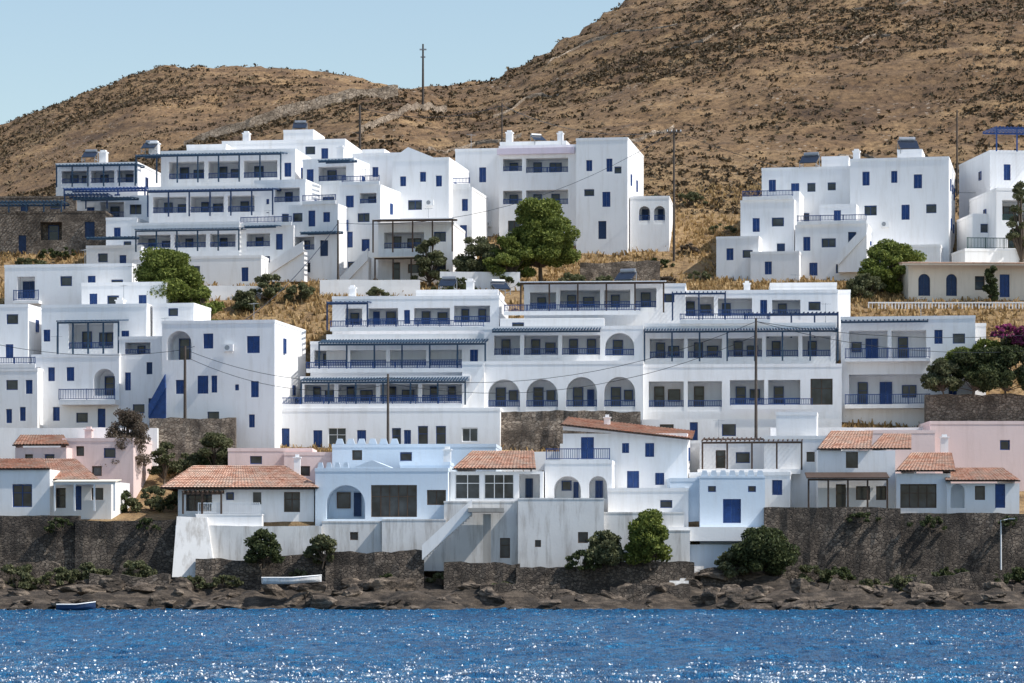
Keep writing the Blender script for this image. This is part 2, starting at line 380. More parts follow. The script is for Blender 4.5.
    def chimney(s,x,t,b,d,w=.7):
        X,Y,Z1=s.L(x,t,d);Z0=s.L(x,b,d)[2]; mb=MB(); mb.box(X-w/2,X+w/2,Y,Y+w,Z0,Z1); mb.box(X-w/2-.08,X+w/2+.08,Y-.08,Y+w+.08,Z1,Z1+.1)
        mb.box(X-w/2+.1,X+w/2-.1,Y+.1,Y+w-.1,Z1+.1,Z1+.3)
        obj('chimney',mb.mesh('chimney',[s.wm]),s.root)
    def crenel(s,x0,x1,t,d,n,h=.35):
        X0,Y,Z=s.L(x0,t,d); X1=s.L(x1,t,d)[0]; w=(X1-X0)/n; mb=MB()
        for i in range(n):
            x=X0+i*w; mb.hexa([(x+.1,Y,Z),(x+w-.1,Y,Z),(x+w-.1,Y+.25,Z),(x+.1,Y+.25,Z),(x+w*.28,Y,Z+h),(x+w*.72,Y,Z+h),(x+w*.72,Y+.25,Z+h),(x+w*.28,Y+.25,Z+h)])
        obj('battlement',mb.mesh('battlement',[s.wm]),s.root)
    def stairs(s,x0,x1,t,b,d,wid,mat=None,under=1.0,solid=True,body=None):
        A=s.L(x0,b,d);B=s.L(x1,t,d); n=max(4,int(abs(B[2]-A[2])/.19)); mb=MB()
        for i in range(n):
            xa=A[0]+(B[0]-A[0])*i/n; xb=A[0]+(B[0]-A[0])*(i+1)/n; z=A[2]+(B[2]-A[2])*(i+1)/n
            zl=A[2]-under if solid else z-.5
            mb.box(min(xa,xb),max(xa,xb),A[1]+.3,A[1]+wid,zl,z)
        obj('staircase',mb.mesh('staircase',[body or mat or s.wm]),s.root)
        lo=.3; mb=MB()
        mb.hexa([(A[0],A[1],A[2]-lo),(B[0],A[1],B[2]-lo),(B[0],A[1]+.29,B[2]-lo),(A[0],A[1]+.29,A[2]-lo),(A[0],A[1],A[2]+.85),(B[0],A[1],B[2]+.85),(B[0],A[1]+.29,B[2]+.85),(A[0],A[1]+.29,A[2]+.85)])
        obj('parapet',mb.mesh('parapet',[mat or s.wm]),s.root)
    def finish(s,roofmat=None):
        if s.wall.v: obj('wall',s.wall.mesh('wall',[s.wm]),s.root)
        if s.roof.v: obj('roof',s.roof.mesh('roof',[roofmat or s.wm]),s.root)

# ---------------------------------------------------------------- terrain
tab=rng.random((256,256))
def vn(x,y):
    x=np.asarray(x,float);y=np.asarray(y,float); xi=np.floor(x).astype(int);yi=np.floor(y).astype(int);fx=x-xi;fy=y-yi
    fx=fx*fx*(3-2*fx);fy=fy*fy*(3-2*fy); g=lambda a,b:tab[a%256,b%256]
    return (g(xi,yi)*(1-fx)+g(xi+1,yi)*fx)*(1-fy)+(g(xi,yi+1)*(1-fx)+g(xi+1,yi+1)*fx)*fy
def fbm(x,y,o=4):
    r=0;a=.5
    for i in range(o): r=r+a*(vn(x,y)-.5)*2; x=x*2.03+17;y=y*2.03+31;a*=.5
    return r
RN=([-700,0,100,190,250,300,350,395,420,450,480,520,560,600,632,700,800,1024,1700],
    [300,205,172,143,125,111,98,91,94,97,89,70,45,20,0,-35,-85,-165,-260])
RF=([-700,0,50,75,100,130,160,200,260,320,360,400,440,480,600,1700],[210,124,105,96,88,78,71,67,68,73,79,86,83,84,130,200])
def DNf(px): return np.interp(px,[0,400,640,1024],[440,450,520,620])
def hz(x,y):
    x=np.asarray(x,float);y=np.asarray(y,float); px=CX+F*x/y
    DN=DNf(px)
    zN=CH+(HR-np.interp(px,*RN))*DN/F
    DF=740.; zF=CH+(HR-np.interp(px,*RF))*DF/F
    base=np.interp(y,[150,220,225.5,228,232,238.8,239.7,250,262,290,310,328],[-12,-2,-.15,.7,1.5,2.5,6.8,8.3,13.3,28.6,33.2,41])
    t=np.clip((y-328)/(DN-328),0,1); s=41+(zN-41)*(t**.95)
    z=np.where(y<328,base,s)
    v=DN+70; zv=zN-10
    t2=(y-DN)/70; z=np.where(y>DN,zN-10*np.clip(t2,0,1)**1.3,z)
    t3=np.clip((y-v)/np.maximum(1,DF-v),0,1); z=np.where(y>v,np.maximum(zv+(zF-zv)*t3,-2),z)
    z=np.where(y>DF,zF-(y-DF)*.18,z); z=np.maximum(z,-3)
    amp=np.interp(y,[222,228,236,240,322,345,2600],[.25,1.4,1.1,.15,.45,1.9,3.4])
    z=z+fbm(x*.045+3,y*.045+9,5)*amp*1.1+ fbm(x*.35,y*.35,4)*amp*np.interp(y,[239,242],[.9,.25])
    q=z/3.4+fbm(x*.012,y*.012,3)*1.5; fr=q-np.floor(q); st=np.clip((fr-.35)/.3,0,1); st=st*st*(3-2*st)
    k=np.interp(y,[330,350],[0,1])*np.clip(.15+fbm(x*.01+50,y*.01,2)*2.0,0,1)
    return z+(st-fr)*1.0*k
def gz(x,y): return float(hz(x,y))
pxs=np.concatenate([np.arange(-700,-60,20),np.arange(-60,1085,3.0),np.arange(1085,1720,20)])
ds=np.concatenate([[150,200],np.arange(218,240,.4),np.arange(240,330,1.1),np.arange(330,470,1.6),np.arange(470,760,2.8),np.arange(760,1000,20),np.arange(1000,2600,150)])
PX,DD=np.meshgrid(pxs,ds); X=(PX-CX)*DD/F; Z=hz(X,DD)
def grid(name,X,Y,Z,mat):
    nv=X.shape[1]; nd=X.shape[0]; i=(np.arange(nd-1)[:,None]*nv+np.arange(nv-1)[None,:]).ravel()
    me=bpy.data.meshes.new(name); me.from_pydata(np.stack([X.ravel(),Y.ravel(),Z.ravel()],1).tolist(),[],np.stack([i,i+1,i+nv+1,i+nv],1).tolist()); me.materials.append(mat)
    me.polygons.foreach_set('use_smooth',[True]*len(me.polygons)); me.update(); return me
top(obj('hillside',grid('hill_terrain',X,DD,Z,GROUND)),'dry brown hillside rising behind the village','hill',kind='structure')

# ---------------------------------------------------------------- sea
xs=np.concatenate([[-4000,-1500,-500,-200,-100],np.arange(-60,60.1,.25),[100,200,500,1500,4000]])
ys=np.concatenate([[-4000,-1000,-200,0,40],np.arange(70,150,.25),np.arange(150,232,.4),[260]])
PXs,PYs=np.meshgrid(xs,ys)
WV=[(rng.uniform(.9,3.4),rng.normal(0,.8)+math.pi/2,rng.uniform(0,6.28)) for _ in range(30)]
def sea(x,y):
    z=0
    for k,(lam,a,ph) in enumerate(WV): z=z+.0085*lam**.7*np.sin(2*math.pi/lam*(x*math.cos(a)+y*math.sin(a))+ph+fbm(x*.08+k,y*.08,2)*4)
    return z
Zs=sea(PXs,PYs)*((np.abs(PXs)<61)&(PYs>69)&(PYs<233))
top(obj('sea_water',grid('sea',PXs,PYs,Zs,WATER)),'choppy blue sea glittering in the sun','water',kind='structure')
def rvec(n):
    a=rng.normal(size=(n,3)); return a/np.linalg.norm(a,axis=1)[:,None]
def leafquads(P,s):
    n=len(P); A=rvec(n); B=rvec(n); B-=A*(A*B).sum(1)[:,None]; B/=np.linalg.norm(B,axis=1)[:,None]; A=A*s; B=B*s*.6
    return np.stack([P-A,P-B*.9,P+A,P+B],1).reshape(-1,3)
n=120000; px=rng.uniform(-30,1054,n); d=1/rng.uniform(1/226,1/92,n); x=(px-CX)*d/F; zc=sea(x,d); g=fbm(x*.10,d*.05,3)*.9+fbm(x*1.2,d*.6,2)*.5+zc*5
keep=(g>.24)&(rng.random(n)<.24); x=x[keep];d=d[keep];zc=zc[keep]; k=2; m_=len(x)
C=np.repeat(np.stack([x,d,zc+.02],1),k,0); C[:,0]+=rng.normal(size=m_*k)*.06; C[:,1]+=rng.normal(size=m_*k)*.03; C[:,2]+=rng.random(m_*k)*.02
top(obj('sea_glint_flecks',npmesh('sea_glint_flecks',leafquads(C,.03*(.4+rng.random((len(C),1))**3*2.0)),GLINT)),'tiny white flecks imitating sun glints on wavelets','glint',kind='stuff')  # white flecks added on the crests as painted sun glitter
# ---------------------------------------------------------------- hillside scrub & grass (stuff)
def scrub(name,px,d,r,k,label,mat):
    x=(px-CX)*d/F; z=hz(x,d); C=np.repeat(np.stack([x,d,z],1),k,0); R=np.repeat(r,k)[:,None]
    P=rvec(len(C)); P[:,2]=np.abs(P[:,2])*.6; P=P*R*(rng.random((len(C),1))**.4)+C
    top(obj(name,npmesh(name,leafquads(P,R*.42*(.6+.8*rng.random((len(C),1)))),mat)),label,'shrubs',kind='stuff')
n=240000; px=rng.uniform(-90,1120,n); d=328+(rng.random(n)**.85)*310
x=(px-CX)*d/F
dens=.5+fbm(x*.03,d*.03,4)*1.1+fbm(x*.008+9,d*.03+4,2)*.8
keep=(d<DNf(px)+5)&(rng.random(n)<np.clip(dens,.12,1)); px=px[keep][:95000]; d=d[keep][:95000]
scrub('hillside_scrub',px,d,.15+rng.random(len(px))**3.2*.6,8,'low dry scrub bushes dotted over the hillside',SCRUB)
n=45000; px=rng.uniform(-90,600,n); d=rng.uniform(560,745,n); x=(px-CX)*d/F; keep=rng.random(n)<np.clip(.5+fbm(x*.03,d*.03,3)*1.3,.12,1)
px=px[keep];d=d[keep]; scrub('distant_hillside_scrub',px,d,.22+rng.random(len(px))**3*.8,6,'low dark scrub on the distant brown hill',SCRUB)
n=60000; px=rng.uniform(-40,1064,n); d=rng.uniform(256,340,n); x=(px-CX)*d/F; keep=rng.random(n)<np.clip(.55+fbm(x*.12,d*.12,3)*1.4,0,1); px=px[keep];d=d[keep];x=x[keep]
z=hz(x,d); m_=len(x); k=3; C=np.repeat(np.stack([x,d,z-.05],1),k,0); C[:,:2]+=rng.normal(size=(m_*k,2))*.1
Hh=(.18+.4*rng.random((m_*k,1))); lean=np.concatenate([rng.normal(size=(m_*k,2))*.35*Hh,Hh],1); sd=rng.normal(size=(m_*k,3))*.09; sd[:,2]=0
top(obj('dry_grass',npmesh('dry_grass',np.stack([C-sd,C+sd,C+lean+sd*.3,C+lean-sd*.3],1).reshape(-1,3),GRASS)),'golden dry grass on the banks between houses','grass',kind='stuff')

# ---------------------------------------------------------------- stone walls
def stonewall(name,label,pts,h,th,mat,cat='wall',group=None,below=1.0,rag=.08):
    P=[]
    for a,b in zip(pts[:-1],pts[1:]):
        L=math.hypot(b[0]-a[0],b[1]-a[1]); n=max(1,int(L/.6))
        for k in range(n):
            t=k/n; P.append([a[j]+(b[j]-a[j])*t if a[2] is not None or j<2 else None for j in range(3)])
    P.append(list(pts[-1])); o0=P[0]; mb=MB(); z0=o0[2] if o0[2] is not None else gz(o0[0],o0[1])
    ring=[]; q=.12 if rag<.05 else 1.0
    for p in P:
        z=p[2] if p[2] is not None else gz(p[0],p[1]); j=random.uniform(-rag,rag)*.6+float(fbm(p[0]*.25,p[1]*.1+7,3))*rag*3
        f=lambda: random.uniform(-.1,.1)*q
        ring.append([(p[0]-o0[0],p[1]-o0[1]+yy,zz-z0) for yy,zz in ((-th/2-.3*q+f(),z-below),(-th/2-.12*q+f(),z+h*.33),(-th/2+f(),z+h*.66),(-th/2+.08*q+f(),z+h+j),(th/2-.04,z+h+j),(th/2,z-below))])
    for a,b in zip(ring[:-1],ring[1:]):
        for k in range(5): mb.quad(a[k],b[k],b[k+1],a[k+1])
    mb.poly(ring[0]); mb.poly(ring[-1])
    return top(obj(name,mb.mesh(name,[mat]),None,(o0[0],o0[1],z0)),label,cat,group)
def hw(pts): return [((p-CX)*d/F,d,None) for p,d in pts]
GW='dry stone walls on the hillside'
stonewall('dry_stone_wall','long dry stone wall climbing the bare ridge',hw([(184,436),(250,436),(300,438),(350,440),(398,442)]),1.7,.8,HSTONE,group=GW)
stonewall('dry_stone_wall','dry stone wall dropping from the ridge track',hw([(360,398),(395,410),(420,425),(447,438)]),.9,.6,HSTONE,group=GW)
for i in range(14):
    p0=random.uniform(420,1000); d0=random.uniform(345,float(DNf(p0))-15); L=random.uniform(40,130); sl=random.uniform(-.12,.15)
    stonewall('dry_stone_wall','low crumbling terrace wall among dry scrub',hw([(p0+L*t,d0+L*t*sl+4*math.sin(t*5+i)) for t in (0,.25,.5,.75,1)]),random.uniform(.15,.35),.6,HSTONE,group=GW)

# ================================================================ BUILDINGS
Lg=lambda x0,y0,x1,y1,D=1.8,inner=(),r=None:('L',x0,y0,x1,y1,D,inner,r)
Ar=lambda x0,y0,x1,y1,D=1.8,inner=(),r=None:('A',x0,y0,x1,y1,D,inner,r)
h=House('stone_terrace_house','rubble stone terrace house with slim blue pergola','house',50,262,316,wall=STONE,yaw=-3)
h.block(-40,106,211,264,316,9,[('N',18,235,26,255),Lg(40,222,62,240,1.5,[('G',46,224,56,240)]),('N',85,222,95,238)],rim=.2)
h.pergola(-10,62,201,314,4,212,5,rise=.1,mat=TEAL); h.pergola(64,108,194,317,3,209,3,rise=.1,mat=DBLUE)
h.block(-20,76,196,220,323,6,[('N',20,202,28,212),('b',50,202,60,209)],rim=.2)
h.finish()
h=House('terraced_hotel','large white terraced hotel with stacked blue pergolas','hotel',200,270,306,yaw=-8)
h.block(52,136,160,215,326,12,[Lg(58,168,84,184,2,[('G',62,170,70,184),('b',74,171,82,179)],1),Lg(88,168,112,184,2,[('G',93,170,101,184)],1),Lg(115,168,132,184,2,[('G',119,170,128,184)],1),('N',98,192,106,204),('s',112,192,118,203)],side=[('b',.3,182,.8,1.1)])
h.pergola(52,134,162,323.5,3.8,184,6,rise=.2,mat=TEAL); h.pergola(60,144,186,322,3.5,205,4,rise=.2,mat=BLUE)
h.block(74,152,194,250,318,10,[('s',84,205,92,219),Lg(98,200,122,219,1.8,[('G',104,203,113,219)],1),('b',128,203,140,213),('s',100,228,108,240),('b',116,228,126,237)],side=[('s',.3,222,.8,1.2)])
h.pergola(70,130,196,314.5,3,None,rise=.25,mat=TEAL)
h.block(104,136,216,262,310,8,[('s',112,226,119,238),('b',122,240,130,248)])
h.block(84,140,244,280,304,7,[('b',96,252,106,261),('D',118,254,125,268)]); h.pergola(84,132,236,301.8,2.5,None,rise=.2,mat=TEAL)
h.block(130,240,222,262,305,12,[Lg(136,234,170,251,2.2,[('G',142,236,150,251),('b',156,238,165,246)],1),Lg(174,234,206,251,2.2,[('G',180,236,188,251)],1),Lg(210,234,236,251,2.2,[('G',215,236,223,251)],1)])
h.pergola(134,240,229,302.4,3.4,251,6,rise=.4,mat=TEAL)
h.block(132,262,256,308,302,8,[('s',242,268,249,282),('b',190,266,200,275)])
h.block(148,276,186,226,310,12,[Lg(152,196,186,216,2.2,[('G',158,199,167,216),('b',172,201,181,210)],1),Lg(190,196,224,216,2.2,[('G',196,199,204,216),('b',208,201,218,210)],1),Lg(228,196,262,216,2.2,[('G',236,199,245,216)],1),('s',267,200,273,214)])
h.pergola(146,274,190,307,4,216,7,rise=.4,mat=DBLUE)
h.block(160,296,150,190,316,13,[Lg(168,161,204,182,2.4,[('G',174,164,183,182),('b',188,166,198,175)],1),Lg(208,161,240,182,2.4,[('G',214,164,222,182),('b',226,166,236,175)],1),Lg(244,161,278,182,2.4,[('G',250,164,259,182)],1),('s',285,164,292,178)],side=[('b',.25,176,.8,1.1),('b',.6,176,.8,1.1)])
h.pergola(134,282,154,313,4,182,8,rise=.4,mat=TEAL)
h.block(222,346,141,180,324,10,[('b',306,148,316,156),('s',322,150,329,163)],side=[('b',.4,166,.9,.9)])
h.block(284,314,131,146,326,6,[]); h.block(186,226,144,152,322,6,[]); h.chimney(152,142,152,320,1.0); h.chimney(100,150,160,328,.8); h.chimney(246,134,142,326,.7)
h.finish()
h=House('stepped_white_house','small white stepped house with outside stair','house',265,272,304,yaw=-13)
h.block(238,294,226,276,304.5,9,[Lg(246,233,270,250,1.8,[('G',250,235,258,250)],1),('D',276,234,283,250),('N',262,256,270,270)],side=[('s',.3,250,.7,1.1)])
h.block(254,306,180,230,309,9,[('s',262,190,269,204),Lg(274,188,300,206,1.8,[('G',280,190,288,206)],1),('D',262,212,269,228),('b',282,214,294,223)],side=[('b',.4,206,.8,.9)])
h.rail(240,292,226,304.2); h.pergola(244,276,226,302.5,2.2,None,rise=.2,mat=TEAL)
h.stairs(268,304,250,272,303,1.4); h.finish()
h=House('stacked_white_house','stepped white house with small blue doors and terraces','house',330,285,305,yaw=-15)
h.block(302,354,158,230,313,10,[('s',306,168,313,182),Lg(318,166,346,184,1.8,[('G',322,168,331,184)],1),('D',308,196,315,212),('b',322,196,334,205)],side=[('s',.3,184,.7,1.1),('b',.6,212,.8,.8)])
h.block(288,338,204,290,303.5,9,[('b',292,212,302,221),('D',308,210,315,226),('s',323,212,330,222),Lg(290,236,314,253,1.8,[('G',296,238,304,253)],1),('N',320,240,328,256),('b',298,262,310,272)],side=[('s',.35,228,.7,1.1),('b',.6,262,.8,.9)])
h.block(340,381,186,290,306.5,9,[('s',346,196,354,208),('b',358,214,370,223),('D',346,232,353,248),('s',362,240,370,252),('b',348,262,358,271),Lg(360,194,377,208,1.6,[('G',364,196,372,208)],1)],side=[('s',.4,212,.7,1.1),('s',.4,250,.7,1.1)])
h.rail(302,336,204,303.4); h.rail(342,380,186,306.4); h.pergola(318,350,160,310,2.5,None,rise=.2,mat=TEAL); h.pergola(300,336,232,301,2.4,None,rise=.2,mat=TEAL); h.chimney(340,148,158,315); h.stairs(340,368,258,286,302.6,1.3)
h.finish()
h=House('white_gabled_house','white house with sloping parapet and tiny windows','house',410,290,310,yaw=-10)
h.block(352,416,152,250,317,12,[('s',360,166,366,176),('s',372,166,378,176),('b',364,188,376,198)])
h.block(392,449,158,256,311.5,11,[('s',400,176,406,186),('s',420,172,426,182),('s',436,176,442,187),('b',408,200,422,210)],side=[('s',.3,190,.7,1.1)])
h.gablewall(392,434,408,158,147,311.5,10)
h.block(436,472,188,262,313.5,9,[('s',462,200,468,212),('D',460,226,467,242)]); h.rail(438,470,188,313.6)
h.block(362,384,148,160,321,4); h.ac(430,206,311.5)
h.finish()
h=House('low_white_villa','low white villa with shaded veranda and flat roof','house',415,288,303,yaw=-7)
h.block(378,453,222,294,303,9,[Lg(384,232,424,252,2.2,[('K',390,234,398,252),('k',404,236,418,246)],1),('b',434,232,446,242),('K',392,262,400,280),('k',408,264,420,273),('k',434,262,446,273)],)
h.pergola(372,453,219,300.5,3.2,252,5,rise=.3,mat=BROWN,solid=WHITEP); h.pergola(374,430,257,300.8,2.4,288,4,rise=.2,mat=BROWN,solid=CREAM)
h.finish()
h=House('white_apartment_block','large white two storey block with recessed central balconies','building',545,250,320,yaw=-9)
h.block(455,500,147,240,321.5,14,[('s',462,168,469,183),('s',479,166,486,181),('s',462,196,469,211),('s',479,195,486,210),('b',466,222,480,232)])
h.block(499,576,145,245,319.6,14,[Lg(503,158,522,174,2,[('G',507,160,515,174)],1),Lg(526,158,568,176,2,[('G',531,160,539,176),('b',547,161,559,170)],1),Lg(503,190,522,207,2,[('G',507,192,515,207)],1),Lg(526,190,568,208,2,[('G',531,192,539,208),('G',549,192,557,208)],1),('k',508,220,520,231),('D',536,218,544,238)])
h.block(576,627,139,250,317.5,15,[('s',586,161,592,172),('s',606,160,612,173),('b',584,190,594,197),('s',602,193,610,208),('b',614,168,621,175),('N',598,222,606,240)],side=[('s',.2,184,.7,1.2),('s',.55,184,.7,1.2),('b',.3,216,.8,1)])
h.block(500,566,141,150,325,6)
h.slab(497,574,147.5,153.5,319.0,.5,'cornice',LILAC)
h.chimney(509,132,141,326,.7); h.chimney(560,134,141,327,.6); h.ac(488,226,321.5)
h.finish()
h=House('white_arched_annex','low white annex with small arched openings','house',650,250,316,yaw=-6)
h.block(630,669,196,250,317,8,[Ar(639,206,650,224,1.4,[('N',641,208,648,224)],1),Ar(654,206,665,224,1.4,[('N',657,208,663,224)],1)]); h.finish()
h=House('white_cubic_villa','tall white cubic villa stepping down the slope','villa',845,288,308,yaw=-11)
h.block(763,852,166,262,313,12,[('s',770,178,777,190),('s',792,182,800,196),('b',808,182,816,191),('s',774,210,782,224),('b',798,212,810,221),('s',830,212,838,225),('b',828,182,836,190)])
h.block(850,946,159,270,310,14,[('s',862,172,869,186),('s',890,172,896,184),('s',912,176,920,190),('b',864,206,876,216),('s',900,206,908,221),('b',924,206,934,215)],side=[('s',.2,190,.8,1.2),('b',.5,188,.8,.9),('s',.78,190,.8,1.2),('s',.3,228,.8,1.2),('b',.65,226,.8,.9)])
h.block(742,795,198,285,306,10,[('s',754,216,761,230),('b',773,216,785,225),('s',752,246,760,260),('N',778,242,786,260)],side=[('b',.3,226,.8,.9)])
h.block(718,760,234,292,303,9,[('s',728,246,735,258),('b',744,248,754,256)],side=[('s',.35,260,.7,1.1)])
h.block(752,800,250,290,302.4,6,[('s',766,260,773,273)])
h.block(796,867,224,290,304.5,9,[('s',804,236,811,250),('b',822,238,836,247),('N',848,232,856,250),('s',810,262,818,275),('b',836,264,848,273)],side=[('s',.4,250,.7,1.2)])
h.block(820,856,204,230,307.2,4,[('s',834,210,841,222)])
h.rail(744,794,198,305.9); h.rail(798,866,224,304.4); h.block(822,848,156,168,316,6); h.block(896,920,151,160,313,5)
h.block(778,800,190,226,307.8,5,[('b',784,202,792,210)]); h.stairs(838,866,232,262,303.3,1.4)
h.block(858,938,246,288,306.2,8,[('b',872,258,884,267),('N',896,256,904,274)],side=[('b',.4,270,.8,.9)]); h.ac(884,228,310); h.chimney(856,152,160,316,.7)
h.finish()
h=House('hillside_villa','white villa with blue roof pergola and green railing','villa',1010,262,305,yaw=7)
h.block(990,1095,150,250,313,12,[('s',1004,164,1011,180),('b',1040,170,1052,180)],side=[('b',.3,176,.8,.9),('s',.6,208,.7,1.1)])
h.block(996,1090,188,262,304,10,[Lg(1002,200,1040,224,2,[('k',1008,204,1022,222)],GREENP),('k',1008,236,1020,248)],side=[('b',.4,214,.8,.9)])
h.block(972,1010,214,262,307,6,[('b',980,224,990,233)])
h.pergola(996,1060,127,311,5,151,4,mat=BLUE,rise=.15); h.rail(966,1060,249,301,1.1,GREENP,0); h.block(964,1070,249,275,300,5,[])
h.finish()
h=House('cream_house','cream house with dark arched windows and white balustrade','house',965,305,292,wall=CREAM,yaw=3)
h.block(908,1090,262,318,292,10,[Ar(918,274,930,296,.3,[('N',918,274,930,296)]),Ar(946,274,957,296,.3,[('N',946,274,957,296)]),('k',975,276,985,290),('D',1000,274,1010,297)])
h.pergola(902,1085,263,290.6,1.6,None,rise=.1,mat=CREAM,solid=TILE)
h.finish()
def fence(label,x0,x1,b,d,h,mat=WHITEP,name='balustrade'):
    p=W(x0,b,d);q=W(x1,b,d); L=q[0]-p[0]; mb=MB(); mb.box(0,L,-.08,.08,h-.12,h); mb.box(0,L,-.08,.08,-.6,.12)
    n=int(L/.32)
    for i in range(n+1):
        x=(L-.12)*i/n; mb.box(x,x+.12,-.05,.05,.12,h-.12)
    top(obj(name,mb.mesh(name,[mat]),None,p),label,'balustrade')
fence('white concrete balustrade along a terrace edge',868,1080,314,289,1.15)

h=House('white_house','plain white house with projecting blue balcony','house',70,330,284,yaw=-8)
h.block(3,133,264,340,284,9,[Lg(16,276,34,302,1.2,[('N',18,280,32,302)],1),('b',60,276,72,286),('s',88,276,96,291),('b',112,280,124,290)],side=[('b',.4,286,.8,.9)])
h.slab(12,38,300,303,283,1.2); h.rail(12,38,300,283.05,1.0,None,0)
h.block(82,168,283,350,279.5,8,[('s',90,294,98,308),('b',108,296,120,305),('s',140,296,148,310)])
h.finish()
h=House('white_terrace_house','white house with stacked terraces beside blue shutters','house',20,430,268,yaw=-8)
h.block(-60,28,304,440,270,9,[('s',-10,316,-2,330),('b',6,314,18,324),('s',5,344,13,358),Lg(-40,340,-5,362,2,[],1)],side=[('s',.3,330,.7,1.1)])
h.block(-60,38,368,445,264,8,[('s',6,409,12,423),('s',20,407,26,421),('b',6,380,18,390),('s',26,380,33,394),Lg(-40,380,-5,402,2,[],1)])
h.rail(-50,36,368,264.05)
h.finish()
h=House('white_apartment_house','long white house with arches, blue shutters and balcony','house',165,440,262,yaw=-9)
h.block(38,146,303,445,268,12,[('s',40,328,47,340),Lg(66,322,112,352,2.4,[('G',72,328,82,352),('b',90,330,104,343)],1),('s',120,330,128,344),('b',58,366,66,378)],side=[('b',.3,318,.8,.9)])
h.pergola(54,118,320,265,3.2,353,5,mat=TEAL,rise=.3)
h.block(28,118,353,445,263.5,10,[('s',30,366,37,380),('s',64,366,72,380),('s',45,366,52,380),Ar(92,368,114,395,2,[('G',97,374,107,395)]),('s',30,404,37,420),('s',50,406,57,420),('b',74,412,86,422),('D',96,408,104,427)])
h.slab(56,114,399,404,262.3,1.4); h.rail(56,114,399,262.35,.95,None,0)
h.block(118,166,336,445,264.0,10,[('s',124,372,130,390),('N',146,362,152,374),('b',132,404,144,413),('N',148,398,158,418),Lg(124,342,150,358,1.6,[('G',132,344,140,358)],1)])
h.block(162,276,321,448,261.5,12,[Ar(167,331,192,360,2.2,[('G',173,337,184,360)]),('s',204,334,214,349),('s',248,337,261,354),('s',198,376,209,394),('s',212,376,218,393),('s',236,385,240,391),('s',252,382,260,398),('s',176,380,184,394),('b',208,412,220,421),('s',250,415,256,428)],side=[('s',.3,352,.8,1.3),('b',.6,392,.8,.9)])
h.block(152,194,303,325,269,6,[('b',168,308,178,316)]); h.chimney(118,300,312,270)
h.stairs(148,165,384,414,261.2,1.2,BLUE); h.ac(230,352,261.5)
h.finish()

h=House('terraced_apartment_building','white terraced apartments with blue slatted awnings and railings','building',380,452,262,yaw=-4)
h.block(262,500,408,455,262,12,[('D',276,428,289,449),('s',313,430,322,447),('g',328,428,346,447),('s',357,430,366,444),('G',392,428,401,449),('s',404,430,411,445),('G',418,426,428,447),('G',436,426,446,447),('g',462,428,478,442)])
h.block(300,470,376,411,265,10,[Lg(304,384,334,406,1.9,[('G',310,386,318,406),('b',322,389,331,400)],1),Lg(338,384,376,406,1.9,[('G',344,386,352,406),('b',358,389,370,400)],1),Lg(380,384,418,406,1.9,[('G',386,386,394,406),('b',400,389,412,400)],1),Lg(422,384,462,406,1.9,[('G',428,386,436,406),('G',446,386,454,406)],1)])
h.pergola(300,466,381,262.6,3,405,7,mat=TEAL,rise=.5,gap=.26,sw=.12)
h.rail(262,300,408,262.1,.95); h.rail(300,462,408,262.15,.95)
h.block(310,487,341,379,268,10,[Lg(314,350,346,370,1.9,[('G',320,352,328,370),('b',332,355,342,364)],1),Lg(350,350,386,370,1.9,[('G',356,352,364,370),('b',370,355,380,364)],1),Lg(390,350,426,370,1.9,[('G',396,352,404,370),('b',408,355,420,364)],1),Lg(430,350,462,370,1.9,[('G',436,352,444,370)],1),('s',470,350,478,364)])
h.pergola(318,486,343,265.4,3,372,7,mat=TEAL,rise=.5,gap=.26,sw=.12)
h.rail(306,462,372.5,265.2,.95)
h.block(332,499,296,344,272,12,[Lg(345,308,362,329,1.6,[('G',348,311,357,329)],1),Lg(368,308,398,329,1.6,[('D',371,310,378,329),('G',384,310,394,329)],1),('s',404,310,410,324),Lg(414,308,450,329,1.6,[('G',420,310,429,329),('b',436,311,446,320)],1),Lg(454,306,490,327,1.6,[('G',460,308,468,327),('G',477,308,485,327)],1)])
h.pergola(326,368,302,269.4,3,330,3,mat=DBLUE,rise=.2); h.rail(330,484,331,269.2,.95)
h.block(326,486,331,344,269,4,[],roof=False)
h.block(416,498,290,300,276,8); h.chimney(352,288,298,276,.6); h.chimney(470,282,292,278,.7)
h.finish()
h=House('arched_apartment_building','white three storey building with row of arched balconies','building',565,440,264,yaw=-4)
h.block(524,685,284,322,273,12,[Lg(530,292,556,313,2,[('G',536,295,545,313)],1),Lg(560,290,600,312,2,[('G',566,293,575,312),('b',582,295,593,304)],1),Lg(604,290,630,312,2,[('G',610,293,619,312)],1),Lg(634,288,656,312,2,[('G',640,291,650,312)],1),('b',664,294,674,303)])
h.pergola(520,664,282,270.4,3.6,313,6,mat=BROWN,rise=.35,solid=WHITEP)
h.block(500,604,315,340,270,6,[('b',512,322,524,328)],roof=False); h.rail(504,640,315,269.8,.95)
h.block(484,643,326,366,267,12,[Lg(494,335,520,359,2,[('G',500,338,509,359)],1),Lg(524,335,558,359,2,[('G',530,338,539,359),('b',544,341,554,351)],1),Lg(562,335,600,359,2,[('G',568,338,577,359),('G',586,338,595,359)],1),Ar(605,333,634,360,2,[('G',612,338,622,360)],1)])
h.pergola(492,600,330,264.6,3,None,6,mat=TEAL,rise=.4,gap=.26,sw=.12)
